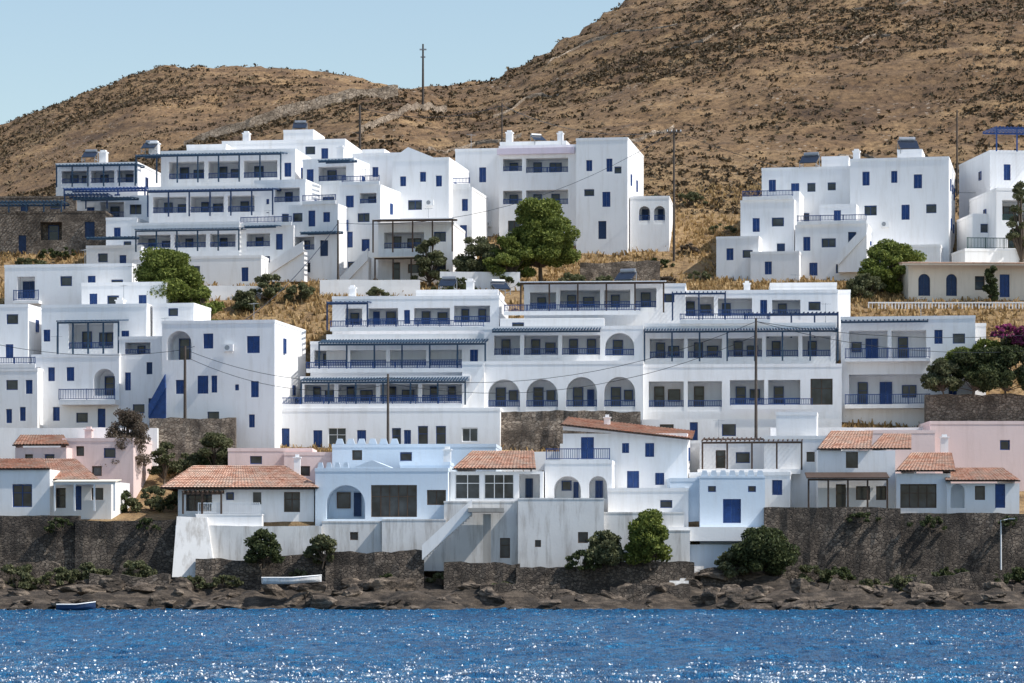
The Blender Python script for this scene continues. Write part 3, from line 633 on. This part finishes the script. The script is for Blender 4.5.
h.block(462,643,361,414,264,12,[Ar(488,379,520,411,2.2,[('G',494,386,504,411),('b',507,389,516,400)],1),Ar(526,379,558,411,2.2,[('G',532,386,542,411),('b',545,389,554,400)],1),Ar(566,377,597,411,2.2,[('G',572,386,582,411),('D',586,388,593,411)],1),Ar(604,377,635,411,2.2,[('G',610,386,620,411),('b',623,389,632,400)],1),('s',472,384,479,398)])
h.stairs(462,484,372,404,263,1.3)
h.finish()
p=W(480,440,262.6); q=W(640,440,262.6)
stonewall('stone_retaining_wall','tan rubble retaining wall beneath the arched balconies',[(p[0],p[1]+.6,p[2]),(q[0],q[1]-.7,q[2])],2.5,1.2,STONE,below=3)
h=House('white_apartment_building','white apartment building with deep shaded blue-railed balconies','building',745,440,264,yaw=-4)
h.block(676,837,290,330,273,12,[Lg(680,296,714,320,2.2,[('G',686,299,695,320),('b',700,302,711,311)],1),Lg(718,298,752,320,2,[('G',722,301,731,320)],1),('s',760,300,767,314),Lg(772,300,800,320,1.8,[('G',778,302,787,320)],1),('b',808,302,820,311)])
h.pergola(672,726,292,270,3.4,320,3,mat=DBLUE,rise=.2); h.pergola(744,838,313,268.5,3.6,338,5,mat=DBLUE,rise=.2)
h.block(645,835,323,368,267.4,12,[Lg(650,338,684,362,2.2,[('G',656,341,665,362),('b',668,344,679,354)],1),Lg(688,338,722,362,2.2,[('G',694,341,703,362),('b',707,344,718,354)],1),Lg(728,338,762,361,2.2,[('G',734,340,743,361),('b',747,344,758,354)],1),Lg(766,336,798,361,2.2,[('G',772,340,781,361)],1),Lg(802,336,830,361,2.2,[('G',808,340,817,361)],1)])
h.pergola(644,838,330,264.8,3,361,8,mat=TEAL,rise=.35,gap=.26,sw=.12)
h.rail(680,770,323.5,267.2,.9)
h.block(643,841,364,418,264.2,12,[Lg(649,381,684,411,2.4,[('K',654,385,664,411),('k',668,388,680,400)],1),Lg(688,381,722,411,2.4,[('K',694,385,704,411)],1),Lg(730,380,764,409,2.4,[('G',736,385,746,409),('b',750,388,760,399)],1),Lg(768,380,800,409,2.4,[('G',774,385,784,409)],1),('k',810,379,832,405)])
h.block(642,841,416,448,262.6,10,[('k',660,424,674,440),('D',690,422,698,442),('b',722,424,736,436)],roof=False)
h.rail(730,812,409.5,262.5,.95); h.block(770,836,283,294,277,6); h.chimney(747,284,292,278,.6)
h.finish()
h=House('white_balcony_house','white house with two blue-railed balconies stacked','house',915,428,266,yaw=-8)
h.block(842,974,316,432,266,12,[Lg(850,330,888,358,2.2,[('D',866,336,878,358),('b',852,340,862,350)]),Lg(892,330,926,358,2.2,[('G',898,335,908,358)]),Lg(850,374,926,404,2.4,[('G',858,380,868,404),('D',880,380,892,404),('b',902,384,916,396)]),('s',934,330,942,344),('b',952,334,964,344),('s',948,380,956,395)],side=[('s',.35,352,.8,1.2)])
h.slab(846,930,404,408,264.8,1.6); h.rail(846,930,404,264.85,.9,None,0); h.slab(846,930,358,361,264.8,1.5); h.rail(846,930,358,264.85,.9,None,0)
h.pergola(842,928,320,264,2.6,None,rise=.2,mat=TEAL)
h.finish()
h=House('white_house','plain white house behind the balcony house','house',800,330,279,yaw=-4)
h.block(782,850,290,335,279,8,[('b',806,296,818,305),('s',790,298,797,312)]); h.block(900,984,324,432,272,8,[('b',940,332,950,340)]); h.finish()

# ---- WATERFRONT
h=House('red_roofed_house','small white house with red tiled roofs','house',40,512,242,yaw=-5)
h.block(-30,50,466,520,240.5,7,[('b',12,484,32,507)],roof=False)
h.shed(-24,44,469,459,240.3,5,6,iR=8)
h.block(28,112,478,520,242,7,[('k',56,488,66,508),('D',74,486,82,510),('k',92,488,104,500)],roof=False); h.shed(12,98,480,459,241.6,6.5,2,iL=12,iR=24)
h.pergola(54,116,482,239.8,2,511,4,mat=WHITEP,rise=.2,solid=CREAM)
h.finish()
h=House('pink_house','faded pink house with small tiled roof','house',85,490,250,wall=PINK,yaw=-6)
h.block(14,66,444,505,249,7,[('k',24,454,32,464),('b',44,454,54,464)],roof=False); h.shed(14,66,445,435,248.8,5,3,iL=8,iR=6)
h.block(62,134,438,505,251,8,[('k',76,446,84,456),('b',104,448,116,458),('k',92,466,102,476)])
h.chimney(88,430,440,253,.6)
h.finish()
h=House('tiled_roof_house','low white house under a hipped orange tiled roof','house',240,525,240)
h.block(178,314,486,530,240,8,[('k',186,492,212,511),('b',226,492,234,500),('g',252,491,262,505),('k',284,492,300,512)],roof=False)
h.hip(160,318,488,466,239,9,34)
h.block(196,262,514,552,238.2,2.4,[],rim=.1); h.pergola(182,222,492,238.2,1.8,514,3,mat=BROWN,rise=.1)
h.rail(198,260,514,238.3,.9,WHITEP,0); h.chimney(297,458,476,243,.5)
h.finish()
h=House('pink_house','pale pink and white house front behind tiled roof','house',300,480,249,wall=PINK)
h.block(228,312,448,500,251,6,[('b',250,456,262,464)]); h.block(284,336,452,500,250,6,[('k',300,466,310,476)])
h.finish()
h=House('waterfront_house','pale blue-white waterfront house with arch and wide glazed window','house',380,520,240,yaw=-3,wall=PALEBLUE)
h.block(315,448,468,530,239.4,9,[Ar(326,485,365,519,2.0,[('k',334,492,348,508),('N',351,492,359,516)]),('k',371,485,417,517),('k',427,490,446,505)])
h.gablewall(352,392,372,468,460,239.4,8); h.block(400,450,462,500,245,6,side=[('b',.4,480,.8,.8)]); h.crenel(316,350,468,239.4,4,.45)
h.block(332,496,444,480,249,8,[('b',400,452,412,461),('k',352,450,362,460)]); h.crenel(334,400,444,249,6,.45)
h.finish()
h=House('white_veranda_house','white house with sloping tiled roof and tall windows','house',490,512,240,yaw=-3)
h.block(450,543,468,520,240.6,8,[('g',455,474,480,499),('g',484,474,514,499),Lg(519,474,540,498,2,[('N',524,478,532,498)])],roof=False)
h.shed(456,532,469,451,240.2,6,4,iL=20,iR=2); h.chimney(447,450,466,246,.6)
h.finish()
h=House('blue_shuttered_house','white two storey house with blue shutters and arched porch','house',615,515,243,yaw=-5)
h.block(545,612,460,520,241,8,[Ar(554,476,581,499,2,[('b',560,480,570,490),('s',572,482,577,499)]),Ar(589,476,607,499,1.6,[('s',594,480,602,499)])])
h.rail(546,610,459.5,241.3,.9,None,0)
h.block(563,687,430,520,245,8,[('D',581,437,594,459),('s',622,443,629,453),('s',645,443,654,457),('s',627,471,639,488),('s',655,473,664,485)],roof=False,side=[('s',.4,460,.7,1.1)])
A=h.L(561,425,244.6); B=h.L(692,440,244.6)
h.tiled((A[0],A[1]-.5,A[2]),(B[0],B[1]-.5,B[2]),(B[0],B[1]+8,B[2]+1.0),(A[0],A[1]+8,A[2]+1.0))
a=h.L(563,430,245.02); b=h.L(687,430,245.02); h.wall.poly([a,(b[0],b[1],b[2]-.7),(b[0]-.1,b[1],b[2]-.55),(a[0],a[1],a[2]+.35)])
h.chimney(607,418,430,249,.5)
h.block(608,688,488,545,240,7,[('b',660,500,672,508)])
h.finish()
h=House('seawall_base','weathered white basement wall above the rocks','wall',560,562,238.5,wall=WHITE2)
h.block(322,384,521,552,238.0,3,[('k',350,532,358,540)],sk=1.5,rim=.12); h.block(382,446,519,552,237.4,3,[],sk=1.5,rim=.12); h.block(444,520,501,560,237.7,4,[('K',500,538,510,558)],sk=1.5,rim=.12); h.block(518,604,498,562,237.1,4,[('k',578,532,588,543),('k',535,540,541,547)],sk=1.5,rim=.12)
mb=MB(); a=h.L(487,514,234.8); b=h.L(487,577,234.8); mb.box(a[0]-.3,a[0]+.3,a[1],a[1]+.6,b[2]-.6,a[2]); obj('pillar',mb.mesh('pillar',[CONC]),h.root)
h.slab(468,504,508,512,234.2,3.2,'landing',CONC)
h.stairs(422,472,510,556,235.0,1.6,WHITE,1.0,False,WHITE2)
h.block(602,684,512,554,237.5,3,[],sk=1.5,rim=.12); h.block(640,690,530,560,236.6,2.4,[],sk=1.5,rim=.1)
h.finish()
h=House('battlement_house','small white cube house with battlements and blue door','house',730,540,238.5,wall=PALEBLUE)
h.block(700,765,476,540,238.6,6,[('D',723,499,741,523),('b',748,486,756,492),('b',708,486,716,492)],sk=0.5,rim=.15)
h.crenel(700,765,476,238.6,7,.45)
h.block(670,702,478,525,240,5,[('s',680,488,688,500)],sk=1); h.slab(668,768,527,541,237.2,4,'terrace',WHITE); h.block(690,764,541,570,237.8,3,[],sk=1,roof=False)
h.finish()
h=House('white_tower_house','white house with brown pergola and blocky tower','house',760,470,250,yaw=-7)
h.block(700,797,440,500,250,8,[('K',716,450,726,468),('b',736,452,750,463),('D',764,446,780,468)])
h.pergola(702,802,441,246.6,3.6,470,5,mat=BROWN,rise=.4); h.slab(698,800,469,474,246.4,4,'terrace')
h.block(764,840,436,505,247.5,8,[('k',806,452,814,462)]); h.block(776,816,412,450,249,5,[]); h.block(690,790,472,525,245,6,[('s',706,484,712,496),('s',772,480,782,495)])
h.block(640,708,440,505,252,6,[('s',676,450,684,462)])
h.finish()
h=House('tiled_porch_house','white house with orange tiled roofs and dark wooden porch','house',860,510,241,yaw=-3)
h.block(818,895,447,515,243,8,[('k',846,452,858,468),('K',836,484,846,508),('k',856,486,870,500),('k',876,486,886,500)],roof=False)
h.shed(820,868,449,431,242.6,5,3,iL=14,iR=-2); h.shed(872,908,449,434,243.2,5,3,iL=14,iR=0)
h.pergola(808,888,478,239.6,3.2,509,5,mat=BROWN,rise=.5,solid=BROWN)
h.block(896,950,470,515,241.5,8,[('K',900,484,936,508)],roof=False); h.shed(900,950,471,453,241.0,6,5,iL=16,iR=4)
h.block(946,1018,480,515,241,8,[('A',950,484,964,508,1.4,[]),('k',974,486,984,500),('D',994,484,1004,508)],roof=False); h.shed(950,1014,481,468,240.4,5,5,iL=-4,iR=18)
h.chimney(944,438,456,247,.6)
h.finish()
h=House('pink_house','long pink house behind the tiled roofs','house',960,470,252,wall=PINK)
h.block(866,935,430,500,251,6,[('g',884,440,896,450)]); h.block(930,1080,421,500,253,7,[('b',1000,440,1010,450)]); h.finish()

def rwall(x0,x1,t,b,d,label,mat=DSTONE,th=1.0,rag=.1,d2=None):
    p=W(x0,b,d);q=W(x1,b,d2 or d); hh=W(x0,t,d)[2]-p[2]
    stonewall('stone_retaining_wall',label,[p,(q[0],q[1],p[2])],hh,th,mat,group='stone retaining walls',below=1.5,rag=rag)
rwall(-120,80,515,575,238.8,'tall dark rubble seawall below the red-roofed houses',rag=.06)
rwall(76,178,520,575,238.4,'tall grey-brown seawall stepping toward the buttress',rag=.06)
rwall(764,900,508,575,238.4,'tall grey rubble seawall below the tiled porch house',rag=.06)
rwall(896,1120,513,575,238.8,'tall rubble seawall beside the white lamp post',rag=.06)
rwall(176,322,526,562,238.1,'weathered seawall below hipped roof house',WHITE2,rag=.03)
rwall(196,262,560,592,235.9,'rough stone foundation wall under white house',rag=.12)
rwall(258,330,555,592,236.3,'rough stone foundation wall under white house',rag=.12)
rwall(326,424,551,592,235.8,'rough stone foundation wall under white house',rag=.12)
rwall(444,520,563,596,235.2,'broken stone foundation wall beside the staircase',rag=.14)
rwall(516,606,566,598,234.8,'rubble foundation below stained plaster wall',rag=.12)
rwall(600,694,563,598,234.9,'rubble foundation below white terrace',rag=.14)
rwall(480,560,584,604,231.5,'low tumbledown stone terrace wall above the rocks',rag=.2,d2=232.5)
rwall(610,690,587,606,231.5,'crumbling stone terrace wall above dark rocks',rag=.2)
rwall(-60,60,560,594,235.5,'low stone terrace wall in the shade',rag=.25,d2=237)
rwall(90,170,574,600,233,'tumbledown stone wall at the waterline',rag=.25)
rwall(700,820,570,594,235,'low stone terrace wall under dark shrubs',rag=.25,d2=236.5)
rwall(900,1000,576,598,234,'low rubble terrace wall above dark rocks',rag=.25)
rwall(925,1080,395,432,263,'rubble garden wall beneath dark hedge',STONE)
rwall(150,236,418,470,259,'small rubble terrace wall above the shrubs',STONE)
rwall(560,790,444,520,256,'whitewashed garden terrace wall between houses',WHITE,rag=.02)
rwall(770,1010,428,470,258,'whitewashed garden wall behind pink house',WHITE,rag=.02)
rwall(240,560,452,520,257,'whitewashed terrace wall below the apartments',WHITE,rag=.02)
rwall(-40,158,428,470,258,'whitewashed garden wall above the pink house',WHITE,rag=.02)
rwall(206,262,286,304,291,'whitewashed garden wall on the dry bank',WHITE,.4,.02)
rwall(320,420,280,300,294,'whitewashed garden wall on the dry bank',WHITE,.4,.02)
rwall(440,520,272,296,298,'whitewashed garden wall behind the trees',WHITE,.4,.02)
rwall(580,660,262,278,304,'low rubble wall on the dry bank',STONE,.5,.1)
mb=MB(); b=W(172,558,236); mb.hexa([(0,0,-1.5),(3.4,0,-1.5),(3.4,2.4,-1.5),(0,2.4,-1.5),(.2,1.6,3.3),(2.6,1.6,3.2),(2.6,2.4,3.2),(.2,2.4,3.3)])
top(obj('buttress',mb.mesh('buttress',[WHITE2]),None,b),'whitewashed sloping buttress against the seawall','buttress')
mb=MB(); a=W(696,566,236.5)
for i in range(14): mb.box(-.22*i-.9,-.22*i+.6,-.36*(i+1),-.36*i,-3,.0-.19*i)
top(obj('sea_steps',mb.mesh('sea_steps',[WHITE2]),None,(a[0],a[1],a[2])),'whitewashed stone steps leading down to the sea','steps')

# ---------------------------------------------------------------- rocks
import bmesh
def rockmesh(seed):
    r=np.random.default_rng(seed); bm=bmesh.new(); bmesh.ops.create_icosphere(bm,subdivisions=4,radius=1)
    sh=r.random(3)*20; pl=[Vector(r.normal(size=3)).normalized() for _ in range(12)]; off=[r.uniform(.4,.75) for _ in range(12)]
    for v in bm.verts:
        c=v.co.copy()
        for p,o in zip(pl,off):
            t=c.dot(p)
            if t>o: c-=p*(t-o)
        c*=1+.34*float(fbm(c.x*2.8+sh[0]+c.z,c.y*2.8+sh[1]+c.z*3,4)); v.co=c
    me=bpy.data.meshes.new('shore_rock'); bm.to_mesh(me); bm.free(); me.materials.append(ROCK); return me
RM=[rockmesh(i) for i in range(9)]
for i in range(290):
    px=random.uniform(-50,1080)
    z_=random.random(); d=random.uniform(224.6,227.5) if z_<.35 else (random.uniform(226,232) if z_<.65 else random.uniform(230,237))
    x=(px-CX)*d/F; s=random.uniform(.3,.95)*(1.5 if random.random()<.15 else 1)
    if d<228: s*=.8
    o=obj('shore_rock',random.choice(RM),None,(x,d,gz(x,d)+s*.15)); o.scale=(s*random.uniform(1.1,2.4),s*random.uniform(.8,1.5),s*random.uniform(.5,1.25)*(.6 if d<228 else 1)); o.rotation_euler=(random.uniform(-.3,.3),random.uniform(-.3,.3),random.uniform(-.6,.6)+(math.pi if random.random()<.5 else 0))
    top(o,'brown weathered shoreline rock at the water edge','rock','rocks along the shoreline')

# ---------------------------------------------------------------- vegetation
def leafP(c,r,n,fl=.8):
    P=rvec(n); P*=(rng.random((n,1))**.4)*np.array([[r,r,r*fl]]); return P+np.array(c)
def tree(name,label,px,row,d,w,h,mat,trunk=.35,clumps=14,dens=1,group=None,cat='tree',leaf=.12,onwall=None,fat=1):
    x,y,z=W(px,row,d); g=gz(x,y); z=min(z,g) if onwall is None else z
    if cat=='shrub' and onwall is None: z=g
    Wd=w*d/F; totop=(W(px,row-h,d)[2]-z) if cat!='shrub' or onwall else max(.5,h*d/F)
    root=empty(name,(x,y,z)); top(root,label,cat,group)
    tb=MB(); V=[]; th=totop*trunk; r0=max(.05,totop*.03)
    bend=(random.uniform(-.2,.2)*Wd*.3,random.uniform(-.2,.2),th); tb.tube((0,0,-.5),bend,r0,r0*.7,8,cap=False)
    ch=totop-th
    for k in range(clumps):
        a=random.uniform(0,6.28); rr=random.random()**.45*Wd*.42; f=random.random(); zz=th+ch*(.08+.82*f)
        taper=1-.6*max(0,f-.4)/.6
        c=(bend[0]+rr*math.cos(a)*taper,rr*math.sin(a)*.8*taper,zz); r=min(Wd,ch*1.1)*random.uniform(.09,.19)*fat
        tb.tube(bend,c,r0*.45,r0*.12,5,cap=False)
        n=int((r*r*700*dens+25)*(.12/leaf)**1.5); V.append(leafquads(leafP(c,r,n,.65),leaf*(.5+1.0*rng.random((n,1)))))
    obj('trunk',tb.mesh('trunk',[BARK]),root); obj('crown',npmesh('crown',np.concatenate(V),mat),root)
G='trees between the houses'
tree('pine_tree','bushy green pine behind white houses',168,312,281,82,64,PINE,.2,70,1,G)
tree('pine_tree','small green pine beside larger pine',204,314,279,52,42,PINE,.2,36,1,G)
tree('pine_tree','large green pine in front of apartment block',541,286,301,76,88,PINE,.22,90,1,G)
tree('pine_tree','dark green pine with spreading crown',508,288,299,58,52,PINE,.2,44,1,G)
tree('olive_tree','rounded green tree beside white villa',478,284,300,60,48,OLIVE,.15,46,1,G)
tree('olive_tree','small dark tree at the villa corner',430,294,300,38,58,OLIVE,.2,34,1,G)
tree('broadleaf_tree','green tree growing beside cubic villa',893,304,296,84,66,PINE,.15,74,1.1,G)
tree('broadleaf_tree','green tree below cubic villa wall',868,310,292,46,38,OLIVE,.15,30,1,G)
tree('bare_tree','grey twiggy tree with sparse leaves',128,480,252,54,74,DRYL,.25,60,.5,G,leaf=.08)
tree('olive_tree','grey green tree above tiled roof',214,468,255,44,36,OLIVE,.15,26,1,G)
tree('olive_tree','grey olive tree by terrace wall',164,474,254,34,34,OLIVE,.15,24,.8,G)
tree('olive_tree','small olive tree on the dry bank',268,304,290,44,30,OLIVE,.15,26,1,G)
tree('cypress_tree','small dark cypress beside cream house',992,300,290,14,38,DARKLEAF,.05,24,1.6,G,fat=1.8)
tree('broadleaf_tree','dark tree at the edge of the hillside villa',1020,240,300,30,66,OLIVE,.25,30,1,G)
S='shrubs along the seafront and terraces'
def shrub(px,row,d,w,h,mat,label,cl=12,onwall=None,leaf=.12,dens=1.): tree('shrub',label,px,row,d,w,h,mat,.02,int(cl*1.6),dens,S,'shrub',leaf,onwall,1.3)
shrub(650,564,234.2,46,54,PINE,'rounded bright green shrub against white basement wall',34,onwall=1)
shrub(606,566,234.2,40,38,OLIVE,'dark green shrub against white basement wall',22,onwall=1)
shrub(582,570,234.0,44,20,DARKLEAF,'low dark shrub below basement wall',14,onwall=1)
shrub(322,562,235.0,40,28,OLIVE,'dark shrub hanging over the foundation wall',16,onwall=1)
shrub(264,562,235.0,44,32,DARKLEAF,'dark shrub in front of weathered seawall',18,onwall=1)
shrub(765,574,235.2,72,50,DARKLEAF,'large dark shrub climbing the grey seawall',34,onwall=1)
shrub(735,578,235.2,46,28,OLIVE,'dark shrub beside the sea steps',18,onwall=1)
for k,(a,b,w_,h_) in enumerate([(808,580,60,20),(840,580,50,16),(905,586,60,18),(955,586,56,18),(1000,588,60,20),(20,588,60,26),(60,588,50,18),(90,586,50,22),(140,580,50,26),(225,578,40,12),(300,584,40,12),(440,584,36,12),(870,584,50,14),(390,582,36,10),(1040,588,60,26),(500,590,40,10),(190,590,50,14)]):
    shrub(a,b,235+random.uniform(-1.5,1.0),w_,h_,random.choice([DARKLEAF,OLIVE,OLIVE]),'dense scrubby shrub below the stone seawall',16,leaf=.12)
for a,b,w_,h_ in [(60,532,40,14),(150,530,34,12),(860,524,40,12),(930,530,50,14),(1010,526,30,10)]:
    shrub(a,b,237.6,w_,h_,DARKLEAF,'tuft of greenery growing from the stone seawall',10,onwall=1,leaf=.1,dens=.6)
for a,b,d_,w_,h_,m_ in [(945,392,262,44,34,OLIVE),(972,392,262,54,44,DARKLEAF),(1006,392,262,54,46,DARKLEAF),(1040,392,262,54,50,OLIVE),(956,374,264,44,26,PINE),(986,362,265,50,24,PINE),(1016,362,265,44,30,OLIVE),(1006,338,263.5,36,14,BOUG),(1024,346,263,34,22,BOUG)]:
    shrub(a,b,d_,w_,h_,m_,'muted magenta bougainvillea over the hedge' if m_ is BOUG else 'dense green garden hedge above stone wall',22,onwall=1,dens=.7 if m_ is BOUG else 1)
for a,b,d_,w_,h_,m_ in [(246,300,288,34,20,OLIVE),(300,298,290,34,20,OLIVE),(290,345,279,30,20,DARKLEAF),(292,330,282,26,14,OLIVE),(245,310,288,30,14,DARKLEAF),(380,286,292,40,14,OLIVE),(460,290,294,46,18,DARKLEAF),(600,286,296,50,18,OLIVE),(630,284,297,40,14,DARKLEAF),(665,276,300,40,12,DRYL),(575,290,296,50,20,OLIVE),(700,262,305,40,10,OLIVE),(660,250,312,34,10,DARKLEAF),(720,222,322,40,10,OLIVE),(650,200,330,40,14,DARKLEAF),(690,198,332,50,14,OLIVE),(290,415,268,22,18,OLIVE),(235,440,256,36,22,DARKLEAF),(190,455,256,46,26,OLIVE),(215,452,256,40,26,DARKLEAF),(60,262,314,60,14,DARKLEAF),(30,266,310,50,16,OLIVE),(450,300,297,60,14,OLIVE),(180,500,249,50,24,DARKLEAF),(150,505,246,50,26,OLIVE),(120,505,246,40,22,DARKLEAF),(190,490,251,50,24,OLIVE),(690,235,316,30,10,DRYL),(505,290,298,50,14,DARKLEAF)]:
    shrub(a,b,d_,w_,h_,m_,'scrubby shrub on the dry bank between houses',12)

# ---------------------------------------------------------------- poles & wires
def pole(px,t,b,d,label,arm=True,r=.14):
    x,y,z1=W(px,t,d); z0=min(W(px,b,d)[2],gz(x,y)); root=empty('utility_pole',(x,y,z0)); top(root,label,'utility pole','wooden utility poles')
    mb=MB(); mb.tube((0,0,-.5),(0,0,z1-z0),r,r*.65,8); obj('post',mb.mesh('post',[WOODP]),root)
    if arm:
        mb=MB(); zz=z1-z0-.5; mb.box(-.8,.8,-.16,-.04,zz,zz+.12)
        obj('crossarm',mb.mesh('crossarm',[WOODP]),root); mb=MB(); mb.tube((0,-.1,0),(0,-.1,.2),.05,.04,6); im=mb.mesh('insulator',[WHITEP])
        for xx in (-.7,-.25,.25,.7): obj('insulator',im,root,(xx,0,zz+.12))
    return (x,y,z1-.3)
P1=pole(185,346,470,259,'weathered wooden utility pole near blue-shuttered house',False,.16)
P2=pole(388,374,452,258.5,'wooden utility pole before the terraced apartments',False)
P3=pole(756,318,430,259,'tall wooden utility pole before balcony building',False,.15)
P4=pole(674,128,250,314,'wooden utility pole on dry bank',True)
P5=pole(360,105,152,340,'dark utility pole behind hotel roofs',False,.18)
P6=pole(502,103,146,345,'utility pole behind white block',False,.12)
P7=pole(338,220,292,299,'thin utility pole among stacked houses',False,.12)
P8=pole(957,110,165,335,'utility pole behind cubic villa',False,.12)
x,y,z1=W(423,44,437); z0=gz(x,y); root=empty('radio_mast',(x,y,z0)); top(root,'tall thin mast standing on the ridge','mast')
mb=MB(); mb.tube((0,0,-.5),(0,0,z1-z0),.2,.12,8); obj('post',mb.mesh('post',[WOODP]),root)
for hw_,zz in ((.5,.9),(.35,2)):
    mb=MB(); mb.box(-hw_,hw_,-.1,.1,0,.2); obj('crossarm',mb.mesh('crossarm',[METAL]),root,(0,0,z1-z0-zz))
def wire(a,b,sag):
    mb=MB(); n=16; pts=[]
    for i in range(n+1):
        t=i/n; pts.append(Vector(a).lerp(Vector(b),t)-Vector(a)+Vector((0,0,-sag*4*t*(1-t))))
    for p,q in zip(pts[:-1],pts[1:]): mb.tube(p,q,.03,.03,4,cap=False)
    top(obj('power_line',mb.mesh('power_line',[PANEL]),None,a),'thin black overhead power cable sagging between poles','cable','overhead power cables')
wire(P1,P2,1.2); wire(P2,P3,2.2); wire(P3,W(1080,345,262),1.5); wire(P3,W(1080,330,262),1.0); wire(P4,W(1080,185,320),3); wire(P1,W(-60,330,262),1.2); wire(P4,P6,1.5); wire(P7,P4,3); wire(P1,P7,2.0); wire(P6,P5,1.2); wire((P1[0],P1[1],P1[2]-.6),(P2[0],P2[1],P2[2]-.6),1.5); wire((P2[0],P2[1],P2[2]-.5),(P3[0],P3[1],P3[2]-1.2),2.5)
x,y,z1=W(1001,520,237.2); z0=W(1001,566,237.2)[2]; root=empty('street_lamp',(x,y,z0)); top(root,'slim white lamp post against the seawall','street lamp')
mb=MB(); mb.tube((0,0,-.3),(0,0,z1-z0),.07,.05,8); mb.tube((0,0,z1-z0-.05),(.7,0,z1-z0+.1),.035,.03,6); obj('post',mb.mesh('post',[WHITEP]),root)
mb=MB(); mb.box(.6,1.1,-.1,.1,z1-z0+.06,z1-z0+.16); obj('lamp_head',mb.mesh('lamp_head',[METAL]),root)
def solar(px,b,d,s=1):
    x,y,z=W(px,b,d); root=empty('solar_water_heater',(x,y,z),random.uniform(-25,25)); top(root,'rooftop solar water heater with horizontal tank','solar heater','solar water heaters on flat roofs')
    mb=MB(); mb.tube((-.7*s,.6,1.15*s),(.7*s,.6,1.15*s),.23*s,.23*s,12); obj('tank',mb.mesh('tank',[METAL]),root)
    mb=MB(); mb.hexa([(-.85*s,-.9*s,.17),(.85*s,-.9*s,.17),(.85*s,.45,.95*s),(-.85*s,.45,.95*s),(-.85*s,-.9*s,.25),(.85*s,-.9*s,.25),(.85*s,.45,1.03*s),(-.85*s,.45,1.03*s)]); obj('collector',mb.mesh('collector',[PANEL]),root)
    for xx in (-.8*s,.8*s):
        mb=MB(); mb.tube((xx,.6,-.3),(xx,.6,1.1*s),.04,.04,5); mb.box(xx-.03,xx+.03,-.85*s,.62,-.02,.03); mb.tube((xx,-.85*s,-.3),(xx,-.85*s,.3),.04,.04,5); obj('stand',mb.mesh('stand',[METAL]),root)
for a in [(810,166,314,1.1),(908,152,313,1.2),(626,283,276,1.),(500,292,277,.9),(150,151,321,.9),(448,289,278,.9),(90,160,329,.9),(300,131,328,.9),(538,143,326,.8)]: solar(*a)
def boat(px,row,d,L,label,mat,yaw):
    x,y,z=W(px,row,d); root=empty('rowing_boat',(x,y,z),yaw); top(root,label,'boat')
    mb=MB(); n=14; k=7; sec=[]
    for i in range(n+1):
        t=i/n; w=max(.62*(1-max(0,(t-.45)/.55)**2.2)*(.8+.2*min(1,t*4)),.02)
        zz=.5+.36*max(0,t-.5); row_=[]
        for j in range(k+1):
            a=math.pi*j/k; row_.append(((t-.5)*L,-math.cos(a)*w,zz-math.sin(a)**.7*.52 if 0<j<k else zz))
        sec.append(row_)
    for A,B in zip(sec[:-1],sec[1:]):
        for j in range(k): mb.quad(A[j],A[j+1],B[j+1],B[j])
    mb.poly(sec[0]); obj('hull',mb.mesh('hull',[mat]),root)
    mb=MB(); mb.box(-.12,.12,-.55,.55,.36,.4); tm=mb.mesh('thwart',[BROWN]); obj('thwart',tm,root,(-.2*L,0,0)); obj('thwart',tm,root,(.08*L,0,0))
    mb=MB()
    for A,B in zip(sec[:-1],sec[1:]):
        mb.tube(A[0],B[0],.04,.04,5); mb.tube(A[k],B[k],.04,.04,5)
    obj('gunwale',mb.mesh('gunwale',[WHITEP]),root)
boat(76,611,223.5,2.9,'small blue rowing boat moored by the rocks',DBLUE,8)
boat(292,584,230,4.6,'white boat hauled up on shore rocks',WHITE2,14)

# ---------------------------------------------------------------- light
EL,AZ=50,104
wd=bpy.data.worlds.new('World'); scene.world=wd; wd.use_nodes=True; nt=wd.node_tree; bg=nt.nodes['Background']
sky=nt.nodes.new('ShaderNodeTexSky'); sky.sky_type='NISHITA'; sky.sun_disc=False; sky.sun_elevation=math.radians(EL); sky.sun_rotation=math.radians(AZ); sky.dust_density=.7; sky.air_density=1.25; sky.ozone_density=1.0
nt.links.new(sky.outputs[0],bg.inputs[0]); bg.inputs[1].default_value=.15
ld=bpy.data.lights.new('sun','SUN'); ld.energy=5; ld.angle=math.radians(.5); ld.color=(1,.96,.9); lo=bpy.data.objects.new('sun',ld); COL.objects.link(lo)
sv=Vector((math.sin(math.radians(AZ))*math.cos(math.radians(EL)),math.cos(math.radians(AZ))*math.cos(math.radians(EL)),math.sin(math.radians(EL))))
lo.rotation_euler=sv.to_track_quat('Z','Y').to_euler(); lo.location=(0,100,120)
cam=bpy.data.cameras.new('camera'); co=bpy.data.objects.new('camera',cam); COL.objects.link(co); co.location=(0,0,CH); co.rotation_euler=(math.radians(90),0,0)
cam.sensor_width=36; cam.lens=F/1024*36; cam.shift_y=(HR-341.5)/1024; cam.clip_start=1; cam.clip_end=6000
scene.camera=co
scene.view_settings.view_transform='Standard'; scene.view_settings.look='None'; scene.view_settings.exposure=0
